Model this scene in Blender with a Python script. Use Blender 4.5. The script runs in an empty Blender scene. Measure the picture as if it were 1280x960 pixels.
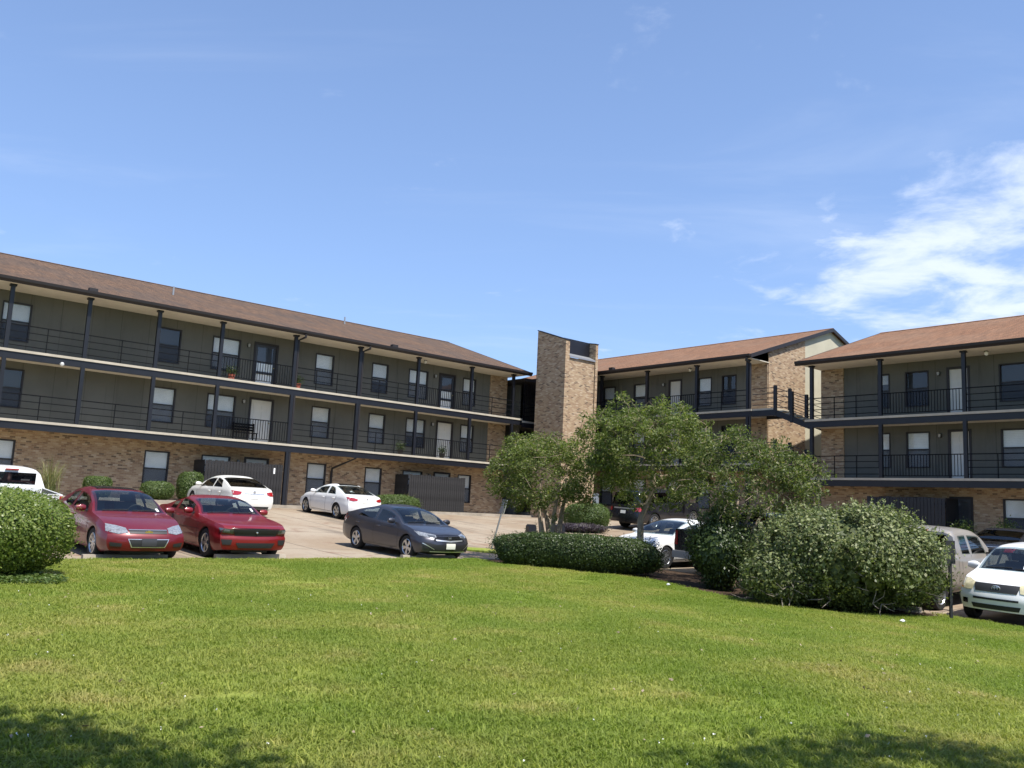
import bpy, bmesh, math, random
import numpy as np
from mathutils import Vector, Matrix
from mathutils.bvhtree import BVHTree

rnd = random.Random(7)
R = math.radians
scene = bpy.context.scene
COL = scene.collection

# ------------------------------------------------------------------ camera, sky, sun, exposure
cam_d = bpy.data.cameras.new("camera")
cam = bpy.data.objects.new("camera", cam_d)
COL.objects.link(cam)
scene.camera = cam
cam_d.sensor_fit = 'HORIZONTAL'
cam_d.sensor_width = 36.0
cam_d.lens = 36.0 * 1095.0 / 1280.0
cam_d.clip_start = 0.05
cam_d.clip_end = 3000
CR = ((0.99888, -0.0474, 0.0), (-0.0067, -0.14126, -0.98995), (0.04692, 0.98884, -0.14142))
M4 = Matrix(CR).to_4x4()
M4.translation = (0, 0, 1.6)
cam.matrix_world = M4

SUN_EL = R(61)
SUN_H = Vector((0.70, -0.714))
SUN_DIR = Vector((SUN_H.x * math.cos(SUN_EL), SUN_H.y * math.cos(SUN_EL), math.sin(SUN_EL)))
sun_d = bpy.data.lights.new("sun", 'SUN')
sun_d.energy = 4.9
sun_d.angle = R(0.55)
sun_d.color = (1.0, 0.955, 0.88)
sun = bpy.data.objects.new("sun", sun_d)
COL.objects.link(sun)
sun.rotation_euler = SUN_DIR.to_track_quat('Z', 'Y').to_euler()
sun.location = (30, -30, 60)

scene.view_settings.view_transform = 'Standard'
scene.view_settings.look = 'None'
scene.view_settings.exposure = 0.62
scene.view_settings.gamma = 1.0
scene.render.engine = 'CYCLES'
scene.cycles.max_bounces = 8
scene.cycles.transparent_max_bounces = 12

world = bpy.data.worlds.new("World")
scene.world = world
world.use_nodes = True


class NT:
    """tiny node helper"""
    def __init__(s, tree):
        s.t = tree
        s.n = tree.nodes
        s.l = tree.links

    def new(s, typ, **kw):
        n = s.n.new(typ)
        for k, v in kw.items():
            setattr(n, k, v)
        return n

    def put(s, sock, v):
        if v is None:
            return
        if hasattr(v, 'is_output'):
            s.l.new(v, sock)
        elif isinstance(v, (tuple, list)) and len(v) == 3 and sock.type == 'RGBA':
            sock.default_value = (*v, 1)
        else:
            sock.default_value = v

    def math(s, op, a, b=None, c=None, clamp=False):
        n = s.new('ShaderNodeMath', operation=op, use_clamp=clamp)
        s.put(n.inputs[0], a)
        s.put(n.inputs[1], b)
        s.put(n.inputs[2], c)
        return n.outputs[0]

    def vmath(s, op, a, b=None):
        n = s.new('ShaderNodeVectorMath', operation=op)
        s.put(n.inputs[0], a)
        if b is not None:
            s.put(n.inputs[1], b)
        return n.outputs['Value'] if op in ('DOT_PRODUCT', 'LENGTH') else n.outputs[0]

    def mix(s, f, a, b, blend='MIX'):
        n = s.new('ShaderNodeMix', data_type='RGBA', blend_type=blend)
        s.put(n.inputs[0], f)
        s.put(n.inputs[6], a)
        s.put(n.inputs[7], b)
        return n.outputs[2]

    def noise(s, vec, scale, detail=4, rough=0.55, dist=0.0, dim='3D'):
        n = s.new('ShaderNodeTexNoise', noise_dimensions=dim)
        if vec is not None:
            s.l.new(vec, n.inputs['Vector'])
        n.inputs['Scale'].default_value = scale
        n.inputs['Detail'].default_value = detail
        n.inputs['Roughness'].default_value = rough
        n.inputs['Distortion'].default_value = dist
        return n.outputs['Fac']

    def ramp(s, f, stops, interp='LINEAR'):
        n = s.new('ShaderNodeValToRGB')
        n.color_ramp.interpolation = interp
        e = n.color_ramp.elements
        while len(e) < len(stops):
            e.new(0.5)
        for i, (p, c) in enumerate(stops):
            e[i].position = p
            e[i].color = (*c, 1) if len(c) == 3 else c
        s.put(n.inputs[0], f)
        return n.outputs[0]

    def mapr(s, f, a, b, c=0.0, d=1.0, smooth=True):
        n = s.new('ShaderNodeMapRange')
        if smooth:
            n.interpolation_type = 'SMOOTHSTEP'
        s.put(n.inputs[0], f)
        for i, v in enumerate((a, b, c, d)):
            n.inputs[i + 1].default_value = v
        return n.outputs[0]

    def bump(s, h, strength=0.3, dist=0.02):
        n = s.new('ShaderNodeBump')
        n.inputs['Strength'].default_value = strength
        n.inputs['Distance'].default_value = dist
        s.l.new(h, n.inputs['Height'])
        return n.outputs[0]


def build_world():
    t = NT(world.node_tree)
    t.n.clear()
    out = t.new('ShaderNodeOutputWorld')
    bg = t.new('ShaderNodeBackground')
    sky = t.new('ShaderNodeTexSky')
    sky.sky_type = 'NISHITA'
    sky.sun_disc = False
    sky.sun_elevation = SUN_EL
    sky.sun_rotation = math.atan2(SUN_H.x, SUN_H.y)
    sky.air_density = 1.0
    sky.dust_density = 0.6
    sky.ozone_density = 2.6
    tc = t.new('ShaderNodeTexCoord')
    d = tc.outputs['Generated']
    sep = t.new('ShaderNodeSeparateXYZ')
    t.l.new(d, sep.inputs[0])
    z = t.math('MAXIMUM', sep.outputs[2], 0.0)
    den = t.math('ADD', z, 0.10)
    cx = t.math('DIVIDE', sep.outputs[0], den)
    cy = t.math('DIVIDE', sep.outputs[1], den)
    comb = t.new('ShaderNodeCombineXYZ')
    t.l.new(cx, comb.inputs[0])
    t.l.new(cy, comb.inputs[1])
    p = comb.outputs[0]
    # broken cumulus bank low in the sky
    mo = t.new('ShaderNodeVectorMath', operation='ADD')
    t.l.new(p, mo.inputs[0])
    mo.inputs[1].default_value = (7, 4, 0)
    n1 = t.noise(mo.outputs[0], 3.4, 8, 0.60, 0.3)
    big = t.noise(p, 0.42, 2, 0.5)
    az = t.math('ARCTAN2', sep.outputs[0], sep.outputs[1])
    bank_az = t.mapr(t.math('ABSOLUTE', t.math('SUBTRACT', az, 0.66)), 0.12, 0.60, 1.0, 0.0)
    bank = t.math('MULTIPLY', bank_az, t.mapr(z, 0.31, 0.40, 1.0, 0.0))
    thr = t.math('ADD', t.math('MULTIPLY', n1, 0.95), t.math('MULTIPLY', bank, 0.30))
    thr = t.math('ADD', thr, t.math('MULTIPLY', t.math('SUBTRACT', big, 0.5), 0.12))
    cum = t.mapr(thr, 0.60, 0.90)
    # thin cirrus
    rot = t.new('ShaderNodeMapping')
    rot.inputs['Rotation'].default_value = (0, 0, R(35))
    rot.inputs['Scale'].default_value = (0.55, 1.5, 1)
    t.l.new(p, rot.inputs[0])
    n2 = t.noise(rot.outputs[0], 1.1, 6, 0.6, 0.6)
    cir = t.math('MULTIPLY', t.mapr(n2, 0.48, 0.82), 0.20)
    mask = t.math('MAXIMUM', t.math('MULTIPLY', cum, 0.80), cir)
    haze = t.mapr(z, 0.0, 0.75, 0.40, 0.14, smooth=False)
    c0 = t.mix(1.0, sky.outputs[0], (0.90, 0.99, 1.13), 'MULTIPLY')
    c0 = t.mix(haze, c0, (3.8, 5.6, 9.6))
    col = t.mix(mask, c0, (6.7, 7.3, 8.4))
    t.l.new(col, bg.inputs[0])
    bg.inputs[1].default_value = 0.098
    t.l.new(bg.outputs[0], out.inputs[0])


build_world()

# ------------------------------------------------------------------ materials
MAT = {}


def new_mat(name):
    m = bpy.data.materials.new(name)
    m.use_nodes = True
    t = NT(m.node_tree)
    b = t.n['Principled BSDF']
    MAT[name] = m
    return m, t, b


def simple(name, col, rough=0.6, metal=0.0, spec=0.5, coat=0.0, var=0.0, vscale=3.0, bump=0.0, bscale=40.0):
    m, t, b = new_mat(name)
    b.inputs['Roughness'].default_value = rough
    b.inputs['Metallic'].default_value = metal
    b.inputs['Specular IOR Level'].default_value = spec
    b.inputs['Coat Weight'].default_value = coat
    b.inputs['Coat Roughness'].default_value = 0.04
    tc = t.new('ShaderNodeTexCoord')
    if var:
        n = t.noise(tc.outputs['Object'], vscale, 5, 0.6)
        f = t.mapr(n, 0.25, 0.75, 1 - var, 1 + var)
        mm = t.new('ShaderNodeVectorMath', operation='SCALE')
        mm.inputs[0].default_value = col
        t.l.new(f, mm.inputs['Scale'])
        t.l.new(mm.outputs[0], b.inputs['Base Color'])
    else:
        b.inputs['Base Color'].default_value = (*col, 1)
    if bump:
        n = t.noise(tc.outputs['Object'], bscale, 4, 0.6)
        t.l.new(t.bump(n, bump, 0.01), b.inputs['Normal'])
    return m


def brick_mat(name, stops, mortar, bw=0.205, bh=0.072):
    m, t, b = new_mat(name)
    uv = t.new('ShaderNodeUVMap')
    sep = t.new('ShaderNodeSeparateXYZ')
    t.l.new(uv.outputs[0], sep.inputs[0])
    u, v = sep.outputs[0], sep.outputs[1]
    row_f = t.math('DIVIDE', v, bh)
    row = t.math('FLOOR', row_f)
    colf = t.math('ADD', t.math('DIVIDE', u, bw), t.math('MULTIPLY', t.math('MODULO', row, 2.0), 0.5))
    colm = t.math('FLOOR', colf)
    cmb = t.new('ShaderNodeCombineXYZ')
    t.l.new(colm, cmb.inputs[0])
    t.l.new(row, cmb.inputs[1])
    wn = t.new('ShaderNodeTexWhiteNoise', noise_dimensions='2D')
    t.l.new(cmb.outputs[0], wn.inputs['Vector'])
    c = t.ramp(wn.outputs['Value'], stops, 'CONSTANT')
    big = t.noise(uv.outputs[0], 0.7, 4, 0.6)
    c = t.mix(0.36, c, t.ramp(big, [(0.3, (0.30, 0.205, 0.135)), (0.7, (0.46, 0.345, 0.235))]))
    fine = t.noise(uv.outputs[0], 30, 4, 0.6)
    c = t.mix(1.0, c, t.ramp(fine, [(0.2, (0.7, 0.7, 0.7)), (0.8, (1.2, 1.2, 1.2))]), 'MULTIPLY')
    fu = t.math('FRACT', colf)
    fv = t.math('FRACT', row_f)
    eu = t.math('MULTIPLY', t.math('MINIMUM', fu, t.math('SUBTRACT', 1.0, fu)), bw)
    ev = t.math('MULTIPLY', t.math('MINIMUM', fv, t.math('SUBTRACT', 1.0, fv)), bh)
    e = t.math('MINIMUM', eu, ev)
    inside = t.mapr(e, 0.003, 0.007)
    col = t.mix(inside, mortar, c)
    t.l.new(col, b.inputs['Base Color'])
    b.inputs['Roughness'].default_value = 0.9
    b.inputs['Specular IOR Level'].default_value = 0.2
    hgt = t.math('ADD', inside, t.math('MULTIPLY', wn.outputs['Value'], 0.5))
    t.l.new(t.bump(hgt, 0.7, 0.012), b.inputs['Normal'])
    return m


brick_mat('brick', [(0.0, (0.37, 0.25, 0.15)), (0.22, (0.45, 0.325, 0.20)), (0.42, (0.31, 0.195, 0.115)), (0.58, (0.51, 0.385, 0.25)),
                    (0.74, (0.24, 0.145, 0.09)), (0.83, (0.56, 0.445, 0.32)), (0.92, (0.075, 0.052, 0.04))], (0.40, 0.32, 0.235))


def shingle_mat(name, c1, c2, c3, stain):
    m, t, b = new_mat(name)
    uv = t.new('ShaderNodeUVMap')
    br = t.new('ShaderNodeTexBrick')
    t.l.new(uv.outputs[0], br.inputs['Vector'])
    br.inputs['Scale'].default_value = 1.0
    br.inputs['Brick Width'].default_value = 0.30
    br.inputs['Row Height'].default_value = 0.15
    br.inputs['Mortar Size'].default_value = 0.008
    br.inputs['Color1'].default_value = (*c1, 1)
    br.inputs['Color2'].default_value = (*c2, 1)
    br.inputs['Mortar'].default_value = (c1[0] * .35, c1[1] * .35, c1[2] * .35, 1)
    mp = t.new('ShaderNodeMapping')
    mp.inputs['Scale'].default_value = (1.2, 0.22, 1)
    t.l.new(uv.outputs[0], mp.inputs[0])
    streak = t.noise(mp.outputs[0], 1.3, 6, 0.62, 0.4)
    big = t.noise(uv.outputs[0], 0.35, 4, 0.6)
    col = t.mix(t.mapr(big, 0.4, 0.65), br.outputs[0], c3)
    col = t.mix(t.math('MULTIPLY', t.mapr(streak, 0.48, 0.72), stain), col, (0.055, 0.047, 0.043))
    fine = t.noise(uv.outputs[0], 14, 3, 0.6)
    col = t.mix(1.0, col, t.ramp(fine, [(0.25, (0.62, 0.62, 0.62)), (0.75, (1.35, 1.35, 1.35))]), 'MULTIPLY')
    mid = t.noise(mp.outputs[0], 4.5, 4, 0.65)
    col = t.mix(1.0, col, t.ramp(mid, [(0.3, (0.70, 0.72, 0.74)), (0.7, (1.28, 1.22, 1.15))]), 'MULTIPLY')
    t.l.new(col, b.inputs['Base Color'])
    b.inputs['Roughness'].default_value = 0.95
    b.inputs['Specular IOR Level'].default_value = 0.15
    t.l.new(t.bump(br.outputs['Fac'], -0.6, 0.02), b.inputs['Normal'])


shingle_mat('shingle_weathered', (0.108, 0.070, 0.050), (0.145, 0.093, 0.063), (0.092, 0.066, 0.052), 0.65)
shingle_mat('shingle_brown', (0.190, 0.102, 0.062), (0.245, 0.137, 0.083), (0.20, 0.12, 0.078), 0.18)



def stucco_mat():
    m, t, b = new_mat('stucco')
    tc = t.new('ShaderNodeTexCoord')
    mp = t.new('ShaderNodeMapping')
    mp.inputs['Scale'].default_value = (2.2, 2.2, .22)
    t.l.new(tc.outputs['Object'], mp.inputs[0])
    st = t.noise(mp.outputs[0], 1.6, 5, 0.65, 0.3)
    big = t.noise(tc.outputs['Object'], 0.5, 4, 0.6)
    c = t.mix(t.mapr(big, 0.35, 0.65), (0.116, 0.116, 0.102), (0.138, 0.137, 0.121))
    c = t.mix(t.math('MULTIPLY', t.mapr(st, 0.52, 0.75), 0.45), c, (0.065, 0.064, 0.058))
    sx_ = t.new('ShaderNodeSeparateXYZ')
    t.l.new(tc.outputs['Object'], sx_.inputs[0])
    jn = t.math('ABSOLUTE', t.math('SUBTRACT', t.math('FRACT', t.math('DIVIDE', sx_.outputs[0], 1.22)), 0.5))
    c = t.mix(t.math('MULTIPLY', t.mapr(jn, 0.486, 0.494), 0.55), c, (0.045, 0.044, 0.040))
    t.l.new(c, b.inputs['Base Color'])
    b.inputs['Roughness'].default_value = 0.92
    b.inputs['Specular IOR Level'].default_value = 0.2
    n = t.noise(tc.outputs['Object'], 60, 4, 0.6)
    t.l.new(t.bump(n, 0.25, 0.01), b.inputs['Normal'])


stucco_mat()
simple('stucco_pale', (0.46, 0.43, 0.33), 0.92, spec=0.2, var=0.08, vscale=1.0, bump=0.2)
simple('soffit', (0.62, 0.57, 0.47), 0.85, spec=0.2, var=0.05)
simple('slab_concrete', (0.43, 0.385, 0.31), 0.85, spec=0.25, var=0.12, vscale=2)
simple('steel_navy', (0.0085, 0.0095, 0.014), 0.42, spec=0.45, var=0.15)
simple('rail_black', (0.005, 0.0055, 0.007), 0.75, spec=0.12)
simple('trim_dark', (0.022, 0.019, 0.020), 0.5, spec=0.4)
simple('door_white', (0.62, 0.61, 0.57), 0.5, var=0.04)
simple('door_dark', (0.03, 0.032, 0.04), 0.4)
simple('blind', (0.84, 0.84, 0.81), 0.7, var=0.05)
simple('room_dark', (0.035, 0.036, 0.04), 0.9)
simple('metal_grey', (0.35, 0.36, 0.37), 0.45, metal=0.6)
simple('brass', (0.45, 0.33, 0.14), 0.35, metal=0.9)
simple('lamp_glass', (0.8, 0.8, 0.76), 0.25)
simple('fence_grey', (0.030, 0.029, 0.030), 0.85, spec=0.2, var=0.35, vscale=2.2, bump=0.3, bscale=25)
simple('kerb_concrete', (0.33, 0.29, 0.235), 0.9, spec=0.2, var=0.25, vscale=1.5, bump=0.2)
simple('tyre', (0.02, 0.02, 0.021), 0.85, spec=0.3)
simple('rim_silver', (0.55, 0.56, 0.58), 0.28, metal=0.9)
simple('rim_dark', (0.10, 0.10, 0.11), 0.35, metal=0.7)
simple('black_plastic', (0.018, 0.018, 0.019), 0.55)
simple('black_gloss', (0.008, 0.008, 0.009), 0.15)
simple('chrome', (0.78, 0.78, 0.79), 0.30, metal=0.85)
simple('lamp_clear', (0.20, 0.21, 0.225), 0.08, spec=0.8, coat=1.0, var=0.35, vscale=22)
simple('lamp_yellowed', (0.62, 0.55, 0.34), 0.2, spec=0.6, coat=0.6, var=0.2, vscale=12)
simple('lamp_smoked', (0.07, 0.075, 0.08), 0.08, spec=0.8, coat=1.0)
simple('lamp_red', (0.36, 0.012, 0.014), 0.15, spec=0.7, coat=1.0)
simple('lamp_amber', (0.6, 0.22, 0.03), 0.2, coat=1.0)
simple('plate_white', (0.72, 0.71, 0.62), 0.4)
simple('plate_dark', (0.04, 0.04, 0.045), 0.4)
simple('gold', (0.65, 0.48, 0.16), 0.25, metal=0.8)
simple('paper_white', (0.8, 0.8, 0.8), 0.6)
simple('teal_glaze', (0.03, 0.22, 0.22), 0.25)
simple('clay_red', (0.42, 0.11, 0.07), 0.7)
simple('mulch', (0.055, 0.036, 0.024), 0.95, spec=0.1, var=0.5, vscale=14, bump=0.8, bscale=30)


def paint(name, col, metal=0.0, rough=0.35):
    m, t, b = new_mat(name)
    tc = t.new('ShaderNodeTexCoord')
    n = t.noise(tc.outputs['Object'], 1.7, 5, 0.65)
    # dust film towards a duller, greyer version in patches
    grey = tuple(c * 0.82 + 0.03 for c in col)
    c = t.mix(t.math('MULTIPLY', t.mapr(n, 0.45, 0.75), 0.3), col, grey)
    t.l.new(c, b.inputs['Base Color'])
    b.inputs['Metallic'].default_value = metal
    t.l.new(t.mapr(n, 0.3, 0.8, rough - 0.05, rough + 0.12), b.inputs['Roughness'])
    b.inputs['Coat Weight'].default_value = 0.55
    b.inputs['Coat Roughness'].default_value = 0.06
    return m


paint('paint_red', (0.135, 0.004, 0.008), 0.2, 0.42)
paint('paint_candy_red', (0.19, 0.005, 0.008), 0.2, 0.38)
paint('paint_gunmetal', (0.058, 0.058, 0.072), 0.6, 0.35)
paint('paint_white', (0.76, 0.76, 0.75), 0.0, 0.35)
paint('paint_white_warm', (0.72, 0.71, 0.66), 0.0, 0.38)
paint('paint_black', (0.012, 0.012, 0.014), 0.0, 0.25)
paint('paint_navy', (0.014, 0.015, 0.02), 0.2, 0.3)
paint('paint_tan', (0.36, 0.32, 0.27), 0.45, 0.4)


def car_glass(name, tint, f0):
    """tinted see-through glass with a mirror-like surface"""
    m, t, b = new_mat(name)
    t.n.remove(b)
    out = t.n['Material Output']
    tr = t.new('ShaderNodeBsdfTransparent')
    tr.inputs[0].default_value = (*tint, 1)
    gl = t.new('ShaderNodeBsdfGlossy')
    gl.inputs['Roughness'].default_value = 0.02
    geo = t.new('ShaderNodeNewGeometry')
    cosv = t.math('ABSOLUTE', t.vmath('DOT_PRODUCT', geo.outputs['Incoming'], geo.outputs['Normal']))
    fr = t.math('ADD', f0, t.math('MULTIPLY', 1.0 - f0, t.math('POWER', t.math('SUBTRACT', 1.0, cosv, clamp=True), 5.0)))
    mx = t.new('ShaderNodeMixShader')
    t.l.new(fr, mx.inputs[0])
    t.l.new(tr.outputs[0], mx.inputs[1])
    t.l.new(gl.outputs[0], mx.inputs[2])
    t.l.new(mx.outputs[0], out.inputs[0])


car_glass('glass_car', (0.62, 0.68, 0.68), 0.10)
car_glass('glass_tint', (0.10, 0.10, 0.10), 0.07)
simple('seat_cloth', (0.085, 0.082, 0.08), 0.9, spec=0.2, var=0.15)
simple('dash_plastic', (0.035, 0.034, 0.034), 0.7)


def pane_mat():
    m, t, b = new_mat('pane_glass')
    t.n.remove(b)
    out = t.n['Material Output']
    tr = t.new('ShaderNodeBsdfTransparent')
    tr.inputs[0].default_value = (0.95, 0.97, 0.98, 1)
    gl = t.new('ShaderNodeBsdfGlossy')
    gl.inputs['Roughness'].default_value = 0.03
    geo = t.new('ShaderNodeNewGeometry')
    cosv = t.math('ABSOLUTE', t.vmath('DOT_PRODUCT', geo.outputs['Incoming'], geo.outputs['Normal']))
    frs = t.math('ADD', 0.06, t.math('MULTIPLY', 0.94, t.math('POWER', t.math('SUBTRACT', 1.0, cosv, clamp=True), 5.0)))
    tc = t.new('ShaderNodeTexCoord')
    n = t.noise(tc.outputs['Object'], 1.6, 2, 0.5)
    t.l.new(t.bump(n, 0.08, 0.02), gl.inputs['Normal'])
    mx = t.new('ShaderNodeMixShader')
    t.l.new(frs, mx.inputs[0])
    t.l.new(tr.outputs[0], mx.inputs[1])
    t.l.new(gl.outputs[0], mx.inputs[2])
    t.l.new(mx.outputs[0], out.inputs[0])


pane_mat()


def screen_mat():
    m, t, b = new_mat('insect_screen')
    t.n.remove(b)
    out = t.n['Material Output']
    tr = t.new('ShaderNodeBsdfTransparent')
    df = t.new('ShaderNodeBsdfDiffuse')
    df.inputs[0].default_value = (0.07, 0.08, 0.10, 1)
    mx = t.new('ShaderNodeMixShader')
    mx.inputs[0].default_value = 0.62
    t.l.new(tr.outputs[0], mx.inputs[1])
    t.l.new(df.outputs[0], mx.inputs[2])
    t.l.new(mx.outputs[0], out.inputs[0])


screen_mat()


def leaf_mat(name, stops, trans=0.35, rough=0.5, patch=None):
    m, t, b = new_mat(name)
    geo = t.new('ShaderNodeNewGeometry')
    c = t.ramp(geo.outputs['Random Per Island'], stops)
    if patch:
        n = t.noise(geo.outputs['Position'], patch[0], 4, 0.6)
        c = t.mix(t.mapr(n, 0.4, 0.65), c, t.mix(1.0, c, patch[1], 'MULTIPLY'))
    t.l.new(c, b.inputs['Base Color'])
    b.inputs['Roughness'].default_value = rough
    b.inputs['Specular IOR Level'].default_value = 0.35
    tl = t.new('ShaderNodeBsdfTranslucent')
    c2 = t.mix(1.0, c, (1.15, 1.3, 0.6), 'MULTIPLY')
    t.l.new(c2, tl.inputs[0])
    mx = t.new('ShaderNodeMixShader')
    mx.inputs[0].default_value = trans
    t.l.new(b.outputs[0], mx.inputs[1])
    t.l.new(tl.outputs[0], mx.inputs[2])
    t.l.new(mx.outputs[0], t.n['Material Output'].inputs[0])


leaf_mat('leaf_myrtle', [(0.0, (0.08, 0.11, 0.026)), (0.5, (0.13, 0.165, 0.040)), (0.85, (0.185, 0.22, 0.065)), (1.0, (0.26, 0.24, 0.10))], 0.45)
leaf_mat('leaf_myrtle_dark', [(0.0, (0.06, 0.085, 0.022)), (0.5, (0.10, 0.13, 0.034)), (0.85, (0.15, 0.18, 0.055)), (1.0, (0.22, 0.21, 0.09))], 0.42)
leaf_mat('leaf_hedge', [(0.0, (0.03, 0.05, 0.014)), (0.6, (0.05, 0.078, 0.022)), (1.0, (0.08, 0.11, 0.03))], 0.25, 0.4)
leaf_mat('leaf_box', [(0.0, (0.085, 0.13, 0.022)), (0.5, (0.135, 0.19, 0.038)), (1.0, (0.23, 0.27, 0.065))], 0.35, 0.38)
leaf_mat('leaf_wall_bush', [(0.0, (0.055, 0.09, 0.02)), (0.6, (0.085, 0.13, 0.035)), (1.0, (0.14, 0.18, 0.05))], 0.3, 0.45)
leaf_mat('leaf_waxy', [(0.0, (0.05, 0.07, 0.020)), (0.55, (0.10, 0.13, 0.042)), (1.0, (0.23, 0.245, 0.09))], 0.3, 0.48)
leaf_mat('leaf_pale', [(0.0, (0.17, 0.21, 0.075)), (0.7, (0.26, 0.29, 0.13)), (1.0, (0.34, 0.34, 0.20))], 0.3, 0.6)
leaf_mat('leaf_oak', [(0.0, (0.04, 0.065, 0.018)), (1.0, (0.08, 0.11, 0.03))], 0.3)
leaf_mat('leaf_purple', [(0.0, (0.04, 0.025, 0.05)), (1.0, (0.08, 0.07, 0.06))], 0.2)
leaf_mat('leaf_reed', [(0.0, (0.10, 0.13, 0.04)), (1.0, (0.28, 0.26, 0.12))], 0.3)
simple('bark_pale', (0.30, 0.235, 0.17), 0.85, spec=0.2, var=0.3, vscale=6, bump=0.3)
simple('bark_twig', (0.22, 0.185, 0.145), 0.9, spec=0.2, var=0.3, vscale=6)
simple('bark_dead', (0.24, 0.205, 0.165), 0.9, spec=0.2, var=0.2, vscale=6)
simple('bark_oak', (0.10, 0.08, 0.06), 0.9, spec=0.2, var=0.3, vscale=4, bump=0.5)


def lawn_colour(t, pos):
    """grass colour from the place on the lawn: lush, tired and straw patches"""
    a = t.noise(pos, 0.35, 5, 0.6, 0.3)
    bb = t.noise(pos, 1.1, 5, 0.65, 0.2)
    c = t.mix(t.mapr(a, 0.36, 0.64), (0.180, 0.245, 0.040), (0.270, 0.300, 0.070))
    d = t.math('ADD', t.math('MULTIPLY', a, 0.45), t.math('MULTIPLY', bb, 0.55))
    c = t.mix(t.math('MULTIPLY', t.mapr(d, 0.51, 0.68), 0.65), c, (0.40, 0.33, 0.15))
    return c


def grass_mats():
    m, t, b = new_mat('grass_blade')
    geo = t.new('ShaderNodeNewGeometry')
    c = lawn_colour(t, geo.outputs['Position'])
    r = t.ramp(geo.outputs['Random Per Island'], [(0.0, (0.8, 0.82, 0.8)), (0.85, (1.15, 1.12, 1.1)), (1.0, (1.6, 1.4, 1.4))])
    c = t.mix(1.0, c, r, 'MULTIPLY')
    t.l.new(c, b.inputs['Base Color'])
    b.inputs['Roughness'].default_value = 0.55
    b.inputs['Specular IOR Level'].default_value = 0.25
    tl = t.new('ShaderNodeBsdfTranslucent')
    t.l.new(t.mix(1.0, c, (1.2, 1.3, 0.7), 'MULTIPLY'), tl.inputs[0])
    mx = t.new('ShaderNodeMixShader')
    mx.inputs[0].default_value = 0.42
    t.l.new(b.outputs[0], mx.inputs[1])
    t.l.new(tl.outputs[0], mx.inputs[2])
    t.l.new(mx.outputs[0], t.n['Material Output'].inputs[0])
    m, t, b = new_mat('lawn_soil')
    geo = t.new('ShaderNodeNewGeometry')
    c = lawn_colour(t, geo.outputs['Position'])
    f = t.noise(geo.outputs['Position'], 22, 4, 0.7)
    c = t.mix(1.0, c, t.ramp(f, [(0.3, (0.7, 0.7, 0.65)), (0.7, (1.05, 1.05, 1.0))]), 'MULTIPLY')
    t.l.new(c, b.inputs['Base Color'])
    b.inputs['Roughness'].default_value = 0.95
    b.inputs['Specular IOR Level'].default_value = 0.1
    t.l.new(t.bump(f, 0.8, 0.03), b.inputs['Normal'])


grass_mats()


def concrete_mat():
    m, t, b = new_mat('lot_concrete')
    geo = t.new('ShaderNodeNewGeometry')
    pos = geo.outputs['Position']
    rot = t.new('ShaderNodeMapping')
    rot.inputs['Rotation'].default_value = (0, 0, -math.atan2(0.6533, 0.7571))
    t.l.new(pos, rot.inputs[0])
    p = rot.outputs[0]
    sep = t.new('ShaderNodeSeparateXYZ')
    t.l.new(p, sep.inputs[0])
    a = t.noise(p, 0.22, 5, 0.6, 0.3)
    bb = t.noise(p, 1.3, 6, 0.65, 0.3)
    f = t.noise(p, 18, 4, 0.7)
    c = t.mix(t.mapr(a, 0.38, 0.62), (0.26, 0.20, 0.14), (0.315, 0.262, 0.198))
    c = t.mix(t.math('MULTIPLY', t.mapr(bb, 0.52, 0.72), 0.75), c, (0.19, 0.11, 0.072))
    mp = t.new('ShaderNodeMapping')
    mp.inputs['Scale'].default_value = (1.0, 0.16, 1)
    t.l.new(p, mp.inputs[0])
    oil = t.noise(mp.outputs[0], 0.75, 5, 0.6, 0.3)
    c = t.mix(t.math('MULTIPLY', t.mapr(oil, 0.52, 0.68), 0.6), c, (0.10, 0.08, 0.065))
    c = t.mix(1.0, c, t.ramp(f, [(0.25, (0.85, 0.85, 0.85)), (0.75, (1.12, 1.12, 1.12))]), 'MULTIPLY')
    # slab joints
    jx = t.math('ABSOLUTE', t.math('SUBTRACT', t.math('FRACT', t.math('DIVIDE', sep.outputs[0], 4.2)), 0.5))
    jy = t.math('ABSOLUTE', t.math('SUBTRACT', t.math('FRACT', t.math('DIVIDE', sep.outputs[1], 4.6)), 0.5))
    j = t.mapr(t.math('MAXIMUM', jx, jy), 0.492, 0.496)
    c = t.mix(t.math('MULTIPLY', j, 0.75), c, (0.07, 0.055, 0.045))
    t.l.new(c, b.inputs['Base Color'])
    b.inputs['Roughness'].default_value = 0.88
    b.inputs['Specular IOR Level'].default_value = 0.25
    t.l.new(t.bump(f, 0.25, 0.01), b.inputs['Normal'])


concrete_mat()

# ------------------------------------------------------------------ mesh helpers


def tag(o, label=None, cat=None, group=None, kind=None):
    if label:
        o['label'] = label
    if cat:
        o['category'] = cat
    if group:
        o['group'] = group
    if kind:
        o['kind'] = kind
    return o


def empty(name, loc, rz=0.0):
    o = bpy.data.objects.new(name, None)
    o.empty_display_size = 0.3
    o.location = loc
    o.rotation_euler = (0, 0, rz)
    COL.objects.link(o)
    return o


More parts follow.
